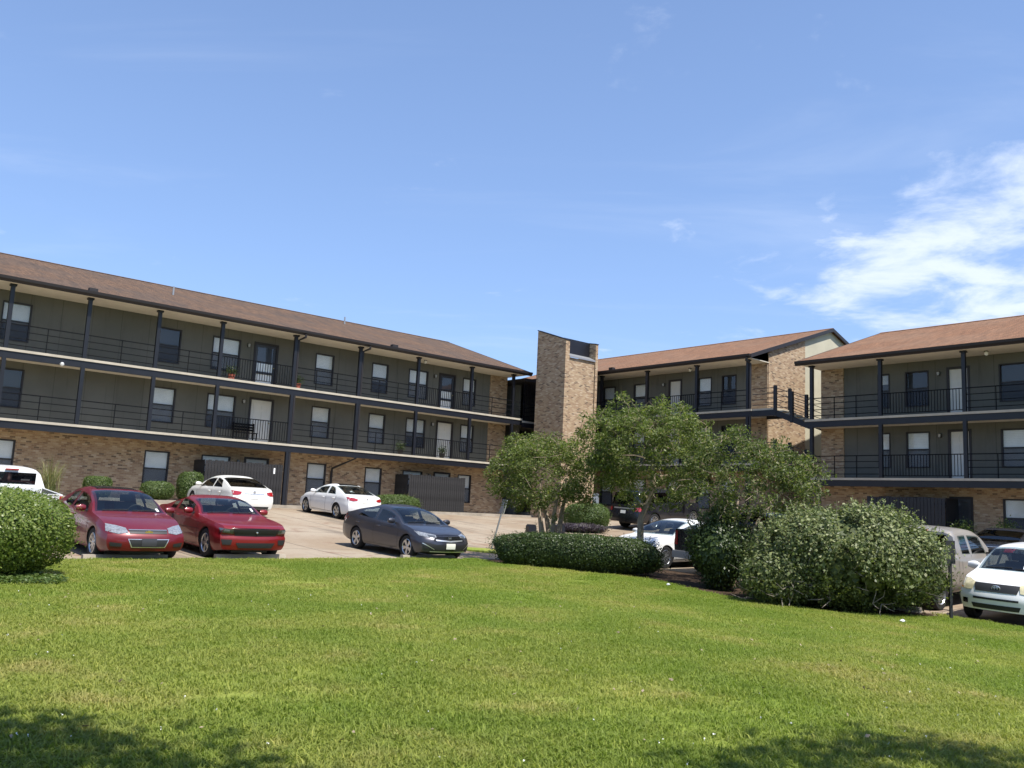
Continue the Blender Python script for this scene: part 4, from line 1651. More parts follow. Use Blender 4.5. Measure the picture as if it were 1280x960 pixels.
            m.tube([(0.012 * sx, math.cos(q / 20 * 2 * math.pi) * .5 * s_, math.sin(q / 20 * 2 * math.pi) * .5 * s_) for q in range(21)], .05 * s_, 6)
        m.build('emblem', mt, root, (hit.x + .006 * sx, y, z))
    for b in sp.get('boxes', ()):
        MB().box(*b[2]).build(b[0], b[1], root)
    for tb in sp.get('tubes', ()):
        for sgn in (1, -1):
            MB().tube([(p[0], p[1] * sgn, p[2]) for p in tb[2]], tb[3], 6).build(tb[0], tb[1], root)
    # dark interior floor so that no daylight shows through under the body
    MB().box(-Ln / 2 + .35, Ln / 2 - .35, -W / 2 * .5, W / 2 * .5, sill(Ln / 2) - .02, .42).build('underbody', 'black_plastic', root)
    return root


def sedan(**kw):
    L_ = kw['L']
    H_ = kw['H']
    fo = kw['fo']
    cowl = kw.get('cowl', fo + .42)
    roof0 = kw.get('roof0', cowl + .95)
    roof1 = kw.get('roof1', L_ - 1.65)
    deck = kw.get('deck', L_ - .72)
    hz = kw.get('hood', .95)
    nz = kw.get('nose', .70)
    dz = kw.get('deckz', 1.06)
    tz = kw.get('tailzz', .98)
    k = H_
    sp = dict(
        top=[(0, nz), (.10, nz + .05), (.45, nz + .5 * (hz - nz)), (cowl - .25, hz - .02), (cowl, hz + .02), (cowl + .45 * (roof0 - cowl), hz + .02 + .55 * (k - .06 - hz)),
             (roof0, k - .06), (roof0 + .45, k - .005), ((roof0 + roof1) / 2 + .2, k), (roof1, k - .055), (roof1 + .5 * (deck - roof1), (k - .055) * .52 + dz * .48), (deck, dz),
             (deck + .15, dz - .012), (L_ - .10, tz + .02), (L_, tz - .03)],
        belt=[(0, nz - .03), (.4, nz + .06), (cowl, hz - .06), (L_ * .55, hz + .0), (deck, dz - .07), (L_, tz - .07)],
        ws=(cowl + .02, roof0 + .02), rw=(roof1 + .03, deck - .02), mirror=(cowl + .35, hz + .07))
    bp = (roof0 + roof1) / 2 + .05     # B pillar
    sp['sw'] = [(cowl + .30, bp - .05, .22, -.01), (bp + .05, deck - .62, -.01, -.28)]
    sl = .30
    sp['gaps'] = [[(fo + .44, .92 * hz), (fo + .47, .30)], [(bp, hz - .02), (bp + .01, .62), (bp - .02, .28)], [(deck - .52, hz - .0), (deck - .60, .75), (fo + kw['wb'] - .42, .50)], [(fo + .47, .27), (fo + kw['wb'] - .45, .27)]]
    sp['handles'] = [(bp - .22, hz - .13), (deck - .72, hz - .11)]
    sp.update(kw)
    return sp


G = 'black_plastic'
impala = sedan(L=5.09, W=1.85, H=1.49, wb=2.81, fo=1.0, rad=.335, paint='paint_red', hood=.97, nose=.69, rim='multi', rimmat='rim_silver', sunroof=(2.55, 3.25), cF=.27,
    front_pair=[('headlight', 'lamp_clear', [(.45, .735), (.62, .775), (.80, .80)], [(.43, .645), (.62, .615), (.83, .655)]),
                ('fog_recess', G, [(.55, .42), (.78, .44)], [(.55, .35), (.76, .35)])],
    front=[('grille', G, [(-.41, .70), (.41, .70)], [(-.40, .63), (.40, .63)]), ('grille_bar', 'chrome', [(-.41, .708), (.41, .708)], [(-.41, .698), (.41, .698)], .012),
           ('intake_trim', 'chrome', [(-.44, .52), (.44, .52)], [(-.36, .335), (.36, .335)], .006), ('lower_intake', G, [(-.42, .507), (.42, .507)], [(-.345, .352), (.345, .352)], .010),
           ('front_plate', 'plate_dark', [(-.16, .53), (.16, .53)], [(-.16, .37), (.16, .37)], .022)],
    emblems=[('bowtie', 'front', 0, .665, .17, 'gold')], stickers=[(1.50, .74, .07, .10, 'paper_white')],
    rear_pair=[('taillight', 'lamp_red', [(.42, .92), (.84, .92)], [(.42, .78), (.82, .78)])])
mustang = sedan(L=4.78, W=1.85, H=1.395, wb=2.72, fo=.93, rad=.345, paint='paint_candy_red', cowl=1.55, roof0=2.35, roof1=3.0, deck=3.95, hood=.965, nose=.775, deckz=1.06, rim='five', rimmat='rim_silver', cF=.22, cR=.14,
    nosez=[(0.1, .16), (.26, .05), (.42, .015), (.54, .02), (.60, .06), (.74, .0), (.80, .02), (1.3, .06)],
    front_pair=[('headlight_lens', 'lamp_clear', [(.66, .735), (.78, .74)], [(.66, .675), (.78, .68)], .020), ('headlight', 'lamp_smoked', [(.58, .745), (.84, .76)], [(.56, .64), (.83, .665)], .012), ('fog_recess', G, [(.58, .50), (.82, .50)], [(.60, .38), (.78, .38)])],
    front=[('grille', G, [(-.60, .755), (0, .765), (.60, .755)], [(-.52, .60), (0, .59), (.52, .60)]), ('lower_intake', G, [(-.50, .43), (.50, .43)], [(-.42, .31), (.42, .31)]),
           ('hood_lip', 'black_gloss', [(-.62, .777), (.62, .777)], [(-.62, .77), (.62, .77)], .006)],
    emblems=[('disc', 'front', 0, .68, .05, 'chrome')], stickers=[(1.72, .72, .07, .10, 'paper_white')],
    rear_pair=[('taillight', 'lamp_red', [(.40, .90), (.82, .90)], [(.40, .76), (.80, .76)])])
mustang['sw'] = [(1.88, 3.0, .20, -.03), (3.12, 3.50, .0, -.12)]
mustang['gaps'] = [[(1.42, .90), (1.46, .30)], [(3.0, 1.0), (3.03, .62), (2.92, .28)], [(1.46, .26), (2.92, .26)]]
mustang['handles'] = [(2.82, .86)]
mustang['side'] = [('side_scoop', G, [(3.12, .86), (3.24, .84)], [(3.06, .52), (3.14, .50)]), ('hood_side_line', G, [(1.0, .655), (2.9, .62)], [(1.0, .645), (2.9, .61)])]
civic = sedan(L=4.63, W=1.80, H=1.415, wb=2.70, fo=.88, rad=.325, paint='paint_gunmetal', cowl=1.22, roof0=2.15, roof1=2.95, deck=4.25, hood=.92, nose=.70, deckz=1.09, tailzz=1.05, rim='five', rimmat='rim_silver', cF=.34,
    front_pair=[('headlight', 'lamp_clear', [(.40, .715), (.62, .755), (.82, .79)], [(.42, .655), (.62, .645), (.80, .68)], .010), ('headlight_inner', 'lamp_smoked', [(.44, .70), (.62, .715)], [(.45, .665), (.62, .66)], .014),
                ('fog_recess', G, [(.46, .47), (.80, .52)], [(.50, .33), (.74, .36)]), ('fog_trim', 'chrome', [(.50, .345), (.78, .50)], [(.49, .325), (.80, .485)], .014)],
    front=[('grille', 'black_gloss', [(-.44, .715), (0, .735), (.44, .715)], [(-.52, .565), (0, .545), (.52, .565)]), ('grille_bar', 'chrome', [(-.46, .60), (0, .575), (.46, .60)], [(-.44, .565), (0, .535), (.44, .565)], .016),
           ('lower_intake', G, [(-.46, .46), (.46, .46)], [(-.52, .32), (.52, .32)]), ('bumper_lip', 'chrome', [(-.60, .285), (.60, .285)], [(-.60, .265), (.60, .265)], .012), ('front_plate', 'plate_white', [(-.155, .50), (.155, .50)], [(-.155, .355), (.155, .355)], .03)],
    emblems=[('letter_h', 'front', 0, .635, .10, 'chrome')],
    rear_pair=[('taillight', 'lamp_red', [(.40, 1.0), (.86, 1.0)], [(.5, .80), (.84, .78)])], handle_mat='paint_gunmetal')
altima = sedan(L=4.87, W=1.83, H=1.47, wb=2.776, fo=.96, rad=.33, paint='paint_white_warm', roof1=3.3, deck=4.35, deckz=1.10, tailzz=1.04, tint='glass_tint', rim='five',
    front_pair=[('headlight', 'lamp_clear', [(.42, .74), (.82, .80)], [(.44, .64), (.80, .68)])], front=[('grille', G, [(-.36, .72), (.36, .72)], [(-.30, .52), (.30, .52)])],
    rear_pair=[('taillight', 'lamp_red', [(.50, .95), (.66, .97), (.82, .975)], [(.54, .86), (.66, .82), (.81, .82)], .012)],
    rear=[('rear_plate', 'plate_white', [(-.16, .84), (.16, .84)], [(-.16, .70), (.16, .70)], .012), ('deck_trim', 'chrome', [(-.40, .90), (.40, .90)], [(-.40, .875), (.40, .875)], .010), ('rear_apron', G, [(-.62, .42), (.62, .42)], [(-.6, .33), (.6, .33)])],
    emblems=[('disc', 'rear', 0, .96, .11, 'chrome')])
cla = sedan(L=4.63, W=1.78, H=1.432, wb=2.70, fo=.87, rad=.325, paint='paint_white', cowl=1.28, roof0=2.15, roof1=3.0, deck=4.0, deckz=1.06, tailzz=.99, rim='five', rimmat='rim_silver', sunroof=(2.2, 3.0), cR=.30,
    front_pair=[('headlight', 'lamp_clear', [(.42, .74), (.80, .80)], [(.44, .64), (.80, .68)])], front=[('grille', G, [(-.40, .70), (.40, .70)], [(-.34, .52), (.34, .52)])],
    rear_pair=[('taillight', 'lamp_red', [(.44, .90), (.62, .95), (.80, .955)], [(.46, .84), (.62, .81), (.80, .84)], .012)],
    rear=[('rear_plate', 'plate_white', [(-.24, .86), (.24, .86)], [(-.24, .75), (.24, .75)], .012), ('rear_diffuser', G, [(-.60, .36), (.60, .36)], [(-.56, .27), (.56, .27)])],
    emblems=[('disc', 'rear', 0, .93, .08, 'chrome')])
wsedan = sedan(L=4.85, W=1.84, H=1.46, wb=2.80, fo=.95, rad=.335, paint='paint_white', rim='multi', cF=.32,
    front_pair=[('headlight', 'lamp_clear', [(.44, .74), (.82, .82)], [(.46, .66), (.80, .68)]), ('fog_recess', G, [(.56, .47), (.78, .47)], [(.56, .38), (.76, .38)])],
    front=[('grille', G, [(-.42, .72), (.42, .72)], [(-.36, .54), (.36, .54)]), ('lower_intake', G, [(-.42, .44), (.42, .44)], [(-.42, .33), (.42, .33)])])
coupe = sedan(L=4.6, W=1.8, H=1.36, wb=2.6, fo=.9, rad=.32, paint='paint_black', hood=.90, deckz=1.0, tailzz=.94, tint='glass_tint',
    rear_pair=[('taillight', 'lamp_red', [(.5, .86), (.84, .86)], [(.5, .74), (.82, .74)])], rear=[('window_trim', 'chrome', [(-.5, .90), (.5, .90)], [(-.5, .885), (.5, .885)], .01)])

rav = dict(L=4.19, W=1.735, wb=2.49, fo=.76, rad=.345, paint='paint_white', tum=.30, cF=.24, cR=.12, mscale=1.15,
    top=[(0, .83), (.08, .90), (.35, .97), (.92, 1.05), (1.02, 1.08), (1.35, 1.36), (1.72, 1.59), (2.0, 1.655), (2.8, 1.68), (3.6, 1.65), (3.95, 1.56), (4.12, 1.15), (4.19, 1.05)],
    belt=[(0, .80), (.35, .90), (1.02, 1.01), (2.5, 1.06), (4.0, 1.08), (4.19, 1.0)],
    sill=[(0, .30), (.5, .27), (2, .27), (3.6, .30), (4.19, .38)], nosez=[(0.1, .12), (.36, .02), (.55, .0), (.66, .03), (.72, .055), (.9, .12), (1.7, .16)],
    ws=(1.05, 1.74), rw=(3.90, 4.10), mirror=(1.42, 1.13), sw=[(1.42, 2.28, .20, 0), (2.36, 3.15, 0, 0), (3.24, 3.78, 0, -.12)],
    gaps=[[(1.20, 1.0), (1.22, .34)], [(2.31, 1.06), (2.31, .34)], [(3.12, 1.06), (3.08, .75), (2.86, .5)]], handles=[(2.12, .94), (2.98, .95)], rim='five',
    front_pair=[('headlight', 'lamp_yellowed', [(.45, .875), (.60, .93), (.78, .935)], [(.48, .72), (.62, .70), (.80, .74)], .012), ('fog_light', 'black_gloss', [(.58, .515), (.70, .515)], [(.58, .41), (.70, .41)], .010), ('turn_signal', 'lamp_amber', [(.70, .75), (.80, .77)], [(.70, .715), (.80, .735)], .014)],
    front=[('grille', G, [(-.47, .87), (.47, .87)], [(-.42, .70), (.42, .70)], .010), ('bumper_slot', G, [(-.46, .575), (.46, .575)], [(-.46, .53), (.46, .53)]), ('lower_intake', G, [(-.50, .435), (.50, .435)], [(-.46, .335), (.46, .335)])],
    emblems=[('rings', 'front', 0, .785, .17, 'chrome')], stickers=[(1.12, .25, .35, .09, 'paper_white')])
suv = dict(L=5.14, W=2.0, wb=2.95, fo=1.0, rad=.39, paint='paint_navy', tum=.24, cF=.22, cR=.10, mscale=1.4, tint='glass_tint',
    top=[(0, 1.02), (.1, 1.10), (1.2, 1.20), (1.35, 1.23), (2.0, 1.78), (2.3, 1.86), (3.4, 1.90), (4.6, 1.87), (4.92, 1.78), (5.08, 1.30), (5.14, 1.15)],
    belt=[(0, .98), (1.3, 1.15), (3, 1.20), (4.9, 1.22), (5.14, 1.08)], sill=[(0, .36), (1, .32), (4, .32), (5.14, .40)], ws=(1.38, 2.0), rw=(4.88, 5.05), mirror=(1.75, 1.27),
    sw=[(1.8, 2.75, .20, 0), (2.85, 3.75, 0, 0), (3.88, 4.75, 0, -.05)], gaps=[[(1.6, 1.1), (1.6, .4)], [(2.8, 1.2), (2.8, .4)], [(3.8, 1.2), (3.7, .6)]], handles=[(2.6, 1.08), (3.55, 1.08)], rim='multi', rimmat='rim_silver',
    rear_pair=[('taillight', 'lamp_red', [(.72, 1.08), (.96, 1.08)], [(.72, .90), (.96, .90)], .012)], rear=[('rear_plate', 'plate_white', [(-.16, .93), (.16, .93)], [(-.16, .79), (.16, .79)], .012), ('tailgate_trim', 'chrome', [(-.6, 1.06), (.6, 1.06)], [(-.6, 1.0), (.6, 1.0)], .012), ('rear_glass', 'glass_tint', [(-.72, 1.70), (.72, 1.70)], [(-.78, 1.20), (.78, 1.20)], .012)])


def pickup(paint_, **kw):
    L_ = 5.80
    cab = 3.62
    sp = dict(L=L_, W=1.99, wb=3.64, fo=.95, rad=.385, paint=paint_, tum=.26, cF=.16, cR=.04, mscale=1.35, tw=.25, arch=1.14,
        plan=[(0, .93), (.3, .98), (1.0, 1.0), (L_ - .3, 1.0), (L_, .985)],
        top=[(0, 1.04), (.1, 1.12), (1.25, 1.20), (1.38, 1.23), (1.95, 1.76), (2.2, 1.84), (2.9, 1.88), (cab - .18, 1.85), (cab - .06, 1.78), (cab - .012, 1.30), (cab, 1.27), (L_ - .02, 1.27), (L_, 1.26)],
        belt=[(0, 1.0), (1.3, 1.16), (cab - .02, 1.24), (cab, 1.262), (L_, 1.262)], sill=[(0, .40), (.8, .36), (4.6, .36), (5.0, .45), (L_, .46)],
        nosez=[(0.1, .10), (.45, .0), (.6, .0), (.7, .05), (1.3, .08)], tailz=[(0.1, .0), (2, .0)], bed=(cab + .03, L_ - .06, .80),
        ws=(1.41, 1.97), rw=(cab - .10, cab - .02), mirror=(1.78, 1.30), mirror_mat='black_plastic', sw=[(1.82, 2.72, .20, 0), (2.84, 3.32, 0, -.04)],
        gaps=[[(1.55, 1.15), (1.55, .42)], [(2.78, 1.22), (2.78, .42)], [(3.42, 1.22), (3.42, .42)], [(cab, 1.25), (cab, .45)]], handles=[(2.62, 1.05)], handle_mat='black_plastic', rim='steel',
        front_pair=[('headlight', 'lamp_clear', [(.60, 1.0), (.92, 1.0)], [(.60, .78), (.92, .80)])], front=[('grille', G, [(-.58, 1.0), (.58, 1.0)], [(-.58, .74), (.58, .74)])],
        rear_pair=[('taillight', 'lamp_red', [(.84, 1.22), (.97, 1.22)], [(.84, .82), (.97, .82)], .012)],
        rear=[('tailgate_gap', G, [(-.82, 1.24), (.82, 1.24)], [(-.82, 1.225), (.82, 1.225)]), ('tailgate_latch', G, [(-.09, 1.17), (.09, 1.17)], [(-.09, 1.10), (.09, 1.10)]), ('rear_plate', 'plate_white', [(-.16, .66), (.16, .66)], [(-.16, .52), (.16, .52)], .09)],
        boxes=[('rear_bumper', 'chrome', (-L_ / 2 - .12, -L_ / 2 + .03, -.93, .93, .46, .66)), ('cab_rear_window', 'glass_tint', (L_ / 2 - cab - .004, L_ / 2 - cab + .004, -.66, .66, 1.36, 1.72)),
               ('third_brake_light', 'lamp_red', (L_ / 2 - cab - .02, L_ / 2 - cab + .10, -.18, .18, 1.79, 1.83))])
    sp.pop('rw')
    sp.update(kw)
    return sp


def park(nm, label, sp, frame, s, n, facing, dz=0.0, cat='car', yaw=0.0):
    """facing +1: nose towards the building (along n), -1: nose towards the lawn"""
    ang0 = AL if frame is PL else AR
    head = ang0 + math.pi / 2 * facing + yaw
    p = frame(s, n)
    fo, wb, Ln = sp['fo'], sp['wb'], sp['L']
    d = Vector((math.cos(head), math.sin(head)))
    pf = p + d * (Ln / 2 - fo)
    pr = p + d * (Ln / 2 - fo - wb)
    zf_, zr_ = H(pf.x, pf.y), H(pr.x, pr.y)
    l_ = Vector((-d.y, d.x))
    zl_, zr2 = H(*(p + l_ * .75)), H(*(p - l_ * .75))
    pitch = math.atan2(zf_ - zr_, wb)
    roll = math.atan2(zl_ - zr2, 1.5)
    zc = zr_ + (zf_ - zr_) * ((Ln / 2) - (Ln - fo - wb)) / wb
    o = make_car(nm, label, sp, (p.x, p.y, zc + dz), 0, cat)
    o.rotation_euler = (Matrix.Rotation(head, 3, 'Z') @ Matrix.Rotation(-pitch, 3, 'Y') @ Matrix.Rotation(roll, 3, 'X')).to_euler()
    return o


park('parked_car', 'dark red four door sedan with gold emblem and chrome trimmed intake', impala, PL, 6.85, 22.35, -1)
park('parked_car', 'bright red sports coupe with wide black grille beside the dark red sedan', mustang, PL, 9.5, 22.55, -1)
park('parked_car', 'dark grey four door sedan with white front plate', civic, PL, 15.0, 22.0, -1)
park('parked_car', 'white sedan with black rear window parked behind the red coupe', altima, PL, 14.75, 34.2, 1)
park('parked_car', 'white sleek sedan with red wraparound tail lights parked behind the grey sedan', cla, PL, 19.7, 34.0, 1)
wpk = park('pickup_truck', 'white pickup truck with dark rear window and open bed behind the round clipped bush', pickup('paint_white'), PL, 5.5, 27.8, 1, cat='truck')
wpk.scale = (.92, .92, .87)
park('parked_car', 'white sports utility vehicle with cloudy yellowed headlights beside the thin black post', rav, PR, -7.72, 22.85, -1)
park('pickup_truck', 'tan pickup truck parked nose in behind the flowering shrub', pickup('paint_tan'), PR, -10.25, 23.5, 1, cat='truck')
park('pickup_truck', 'black pickup truck mostly hidden under the leaning tree', pickup('paint_black', rimmat='rim_silver', rim='five'), PR, -15.55, 23.7, 1, cat='truck')
park('parked_car', 'white sedan behind the trimmed hedge beside the black pickup', wsedan, PR, -18.05, 22.75, -1)
park('parked_car', 'large dark sports utility vehicle with red tail lights beyond the trees', suv, PR, -28.0, 34.0, 1)
park('parked_car', 'low black coupe between the tan pickup and the far building', coupe, PR, -11.4, 32.3, 1)

# wheel stops
for (fr, s, n, lab) in ((PL, 6.6, 20.45, 'worn concrete wheel stop under the nose of the dark red sedan'), (PL, 9.6, 20.6, 'worn concrete wheel stop under the nose of the red coupe'),
                        (PL, 14.8, 20.4, 'worn concrete wheel stop under the nose of the grey sedan'), (PR, -10.1, 20.5, 'worn concrete wheel stop behind the tan pickup')):
    p = fr(s, n)
    w = MB().prism([(-.09, 0), (.09, 0), (.065, .12), (-.065, .12)], 'x', -.9, .9).build('wheel_stop', 'kerb_concrete', None, (p.x, p.y, H(p.x, p.y) - .005))
    w.rotation_euler = (0, 0, AL if fr is PL else AR)
    tag(w, lab, 'wheel stop', 'concrete wheel stops')

# ------------------------------------------------------------------ plants


def leaf_mesh(name, C, N, size, aspect=0.5, seed=0, fold=0.0):
    """rhombic leaf faces at centres C with normals N (arrays)"""
    r = np.random.default_rng(seed)
    n = len(C)
    N = N / np.maximum(np.linalg.norm(N, axis=1, keepdims=True), 1e-9)
    T = r.normal(size=(n, 3))
    T -= N * (T * N).sum(1, keepdims=True)
    T /= np.maximum(np.linalg.norm(T, axis=1, keepdims=True), 1e-9)
    Bv = np.cross(N, T)
    sz = (np.asarray(size) * r.uniform(.6, 1.25, n))[:, None]
    v = np.empty((n, 4, 3))
    v[:, 0] = C - T * sz * .5
    v[:, 1] = C - Bv * sz * aspect * .5 + T * sz * .08 - N * sz * fold
    v[:, 2] = C + T * sz * .5
    v[:, 3] = C + Bv * sz * aspect * .5 + T * sz * .08 - N * sz * fold
    me = bpy.data.meshes.new(name)
    me.vertices.add(n * 4)
    me.vertices.foreach_set('co', v.astype(np.float32).ravel())
    me.loops.add(n * 4)
    me.loops.foreach_set('vertex_index', np.arange(n * 4, dtype=np.int32))
    me.polygons.add(n)
    me.polygons.foreach_set('loop_start', np.arange(0, n * 4, 4, dtype=np.int32))
    me.update(calc_edges=True)
    me.validate()
    return me


def noise3(P, seed, freq):
    """cheap smooth pseudo noise from sines, about -1..1"""
    r = np.random.default_rng(seed)
    out = np.zeros(len(P))
    for k in range(7):
        d = r.normal(size=3)
        d /= np.linalg.norm(d)
        out += np.sin(P @ d * freq * r.uniform(.7, 1.9) + r.uniform(0, 6.28))
    return out / 4.0


def bush(name, label, loc, size, mat, n, leaf, power=2.6, seed=1, lump=.08, freq=5.0, cat='bush', group=None, rz=0.0, flowers=0, fluff=.10, stems=5, holes=0.0, dead=0, shoots=0):
    """clipped or loose shrub: leaves spread over an uneven rounded volume, dark twigs inside"""
    r = np.random.default_rng(seed)
    root = empty(name, loc, rz)
    tag(root, label, cat, group)
    sx, sy, sz = size
    U = r.normal(size=(n, 3))
    U /= np.linalg.norm(U, axis=1, keepdims=True)
    q = (np.abs(U) ** power).sum(1) ** (-1 / power)
    rad = 1 - np.abs(r.normal(size=n)) * fluff
    spr = r.uniform(size=n) < .10
    rad = np.where(spr, 1 + np.minimum(r.exponential(.04, n), .12) * (1 if fluff < .1 else 1.3), rad)
    P = U * q[:, None]
    lum = noise3(P * np.array([sx, sy, sz]) / 2, seed, freq)
    rad = rad * (1 + lump * lum)
    if holes:
        h = noise3(P * np.array([sx, sy, sz]) / 2, seed + 9, freq * 1.3)
        rad = np.where(h < -.55, rad * (1 - holes * r.uniform(.3, 1, n)), rad)
    C = P * rad[:, None] * np.array([sx / 2, sy / 2, sz / 2])
    C[:, 2] += sz / 2
    C[:, 2] = np.maximum(C[:, 2], 0.03)
    N = P / np.array([sx, sy, sz]) + r.normal(size=(n, 3)) * .45 * np.linalg.norm(P / np.array([sx, sy, sz]), axis=1, keepdims=True)
    me = leaf_mesh('foliage', C, N, np.full(n, leaf), .55, seed, .12)
    me.materials.append(MAT[mat])
    fo = link('foliage', me, None, root)
    # dense twiggy heart of leaves
    m2 = n // 3
    U2 = r.normal(size=(m2, 3))
    U2 /= np.linalg.norm(U2, axis=1, keepdims=True)
    q2 = (np.abs(U2) ** power).sum(1) ** (-1 / power)
    C2 = U2 * (q2 * r.uniform(.55, .85, m2))[:, None] * np.array([sx / 2, sy / 2, sz / 2])
    C2[:, 2] = np.maximum(C2[:, 2] + sz / 2, .04)
    me = leaf_mesh('inner_foliage', C2, U2 + r.normal(size=(m2, 3)) * .3, np.full(m2, leaf * 2.2), .8, seed + 1)
    me.materials.append(MAT[mat])
    link('inner_foliage', me, None, root)
    if flowers:  # pale leaf clusters, their colour adding bright highlights to the outer foliage
        k = r.choice(n, flowers, replace=False)
        k = k[(U[k, 2] > -.35) & (rad[k] > .9)]
        me = leaf_mesh('pale_leaves', C[k] + N[k] / np.linalg.norm(N[k], axis=1, keepdims=True) * .02, N[k], np.full(len(k), leaf * 1.1), .8, seed + 2)
        me.materials.append(MAT['leaf_pale'])
        tag(link('pale_leaves', me, None, root), kind='stuff')
    if shoots:
        SC, SN = [], []
        tw = MB()
        k_ = np.where((U[:, 2] > .05) & (rad > .93) & ~spr)[0]
        for k in r.choice(k_, shoots, replace=False):
            b0 = C[k]
            d0 = np.array([U[k, 0] * .5 + r.normal() * .25, U[k, 1] * .5 + r.normal() * .25, 1.0])
            d0 /= np.linalg.norm(d0)
            l0 = r.uniform(.14, .38)
            tw.tube([tuple(b0 - d0 * .15), tuple(b0 + d0 * l0)], [.006, .003], 4, caps=False)
            for q in np.arange(0.02, l0, .022):
                SC.append(b0 + d0 * q + r.normal(size=3) * .022)
                SN.append(r.normal(size=3) + np.array([0, 0, .5]))
        tag(tw.build('shoot_stems', 'bark_twig', root, fix=False), kind='stuff')
        me = leaf_mesh('shoots', np.array(SC), np.array(SN), np.full(len(SC), leaf * .95), .5, seed + 5)
        me.materials.append(MAT['leaf_pale' if flowers else mat])
        tag(link('shoots', me, None, root), kind='stuff')
    if dead:
        dm = MB()
        for k in range(dead):
            a = r.uniform(math.pi, 2 * math.pi) - rz
            zz = r.uniform(.12, .6) * sz
            b0 = np.array([math.cos(a) * sx * .38, math.sin(a) * sy * .38, zz])
            for q in range(3):
                e0 = b0 + np.array([math.cos(a) * .22 + r.normal() * .2, math.sin(a) * .22 + r.normal() * .1, r.normal() * .16 + .05])
                md0 = (b0 + e0) / 2 + r.normal(size=3) * .04
                dm.tube([tuple(b0), tuple(md0), tuple(e0)], [.010, .008, .004], 4, caps=False)
        tag(dm.build('dead_twigs', 'bark_dead', root, fix=False), kind='stuff')
    for k in range(stems):
        a = 2 * math.pi * k / stems + .4
        p = [(0.05 * math.cos(a), .05 * math.sin(a), -.08), (sx * .12 * math.cos(a), sy * .12 * math.sin(a), sz * .35), (sx * .3 * math.cos(a + .3), sy * .3 * math.sin(a + .3), sz * .72)]
        MB().tube(p, [.035, .024, .010], 5).build('stem', 'bark_twig', root)
    return root


def at(x, y, dz=0.0):
    return (x, y, H(x, y) + dz)


bush('round_shrub', 'large round clipped green bush at the lawn edge beside the dark red sedan', at(-8.95, 15.0, .02), (3.0, 2.6, 1.52), 'leaf_box', 34000, .055, 2.5, 3, .035, 4.0, group='shrubs at the lawn edge', fluff=.05)
# skirt of ground cover under it
r_ = np.random.default_rng(5)
nn = 9000
aa = r_.uniform(0, 2 * math.pi, nn)
rr_ = np.sqrt(r_.uniform(0, 1, nn))
gx = -8.75 + np.cos(aa) * rr_ * 1.75
gy = 14.35 + np.sin(aa) * rr_ * .95
Cg = np.stack([gx, gy, hgt(gx, gy) + .06 + r_.uniform(0, .10, nn)], 1)
me = leaf_mesh('ground_cover', Cg, np.stack([r_.normal(size=nn) * .5, r_.normal(size=nn) * .5, np.ones(nn)], 1), np.full(nn, .06), .6, 6)
tag(link('ground_cover', me, 'leaf_wall_bush'), 'low leafy ground cover round the foot of the big round bush', 'ground cover', kind='stuff')

hx, hy = 1.95, 24.15
bush('hedge', 'low dark trimmed hedge along the lawn in front of two trees', at(hx, hy, -.02), (4.35, 1.25, .98), 'leaf_hedge', 42000, .055, 3.6, 11, .07, 4.0, cat='hedge', rz=math.atan2(-1.1, 4.0), fluff=.06, stems=8, shoots=16)
bush('flowering_shrub', 'large loose shrub with pale leaf clusters in front of the tan pickup', at(7.75, 20.0, -.02), (4.3, 2.9, 2.3), 'leaf_waxy', 56000, .075, 2.15, 21, .10, 3.0, flowers=6500, group='shrubs at the lawn edge', fluff=.16, stems=9, holes=.55, dead=26, shoots=110)
bush('shrub', 'small rough shrub at the foot of the flowering shrub', at(6.15, 19.6, -.02), (1.9, 1.3, 1.35), 'leaf_waxy', 10000, .07, 2.1, 23, .2, 4.5, flowers=500, holes=.5, dead=22, shoots=30, group='shrubs at the lawn edge', fluff=.15)
bush('juniper_shrub', 'dark feathery shrub below the leaning tree next to the white sedan', at(5.35, 21.95, -.02), (1.55, 1.4, 1.95), 'leaf_hedge', 15000, .08, 1.8, 25, .28, 4.0, group='shrubs at the lawn edge', fluff=.28, holes=.4, shoots=60)
for (s, n, sx, sz, lab, sd, pw_) in ((10.95, 38.3, .98, .86, 'clipped square bush by the brick wall nearest the white pickup', 31, 4.0), (13.25, 37.95, 1.35, .80, 'low wide clipped bush under the brick wall window', 32, 2.6), (14.72, 38.2, 1.0, 1.28, 'tall clipped bush beside the patio fence', 33, 3.6)):
    p = PL(s, n)
    bush('clipped_bush', lab, (p.x, p.y, 1.275), (sx, .95, sz), 'leaf_wall_bush', 9000, .06, pw_, sd, .05, 5.0, group='clipped bushes along the brick wall', rz=AL, fluff=.06)
p = PL(24.4, 36.6)
bush('clipped_bush', 'spreading bright green bush beside the second patio fence', (p.x, p.y, 1.05), (2.6, 1.5, 1.0), 'leaf_wall_bush', 14000, .06, 2.3, 35, .07, 5.0, group='clipped bushes along the brick wall', rz=AL, fluff=.08)
bush('clipped_bush', 'round clipped bush on the island before the stair tower', at(3.75, 41.0), (2.1, 1.9, 1.25), 'leaf_wall_bush', 14000, .06, 3.0, 36, .04, 5.0, group='clipped bushes along the brick wall', fluff=.05)
bush('purple_plants', 'low purple leaved plants round the clipped island bush', at(3.4, 40.0), (2.3, .9, .42), 'leaf_purple', 5000, .07, 2.2, 37, .2, 6.0, cat='plants', fluff=.2, stems=3)


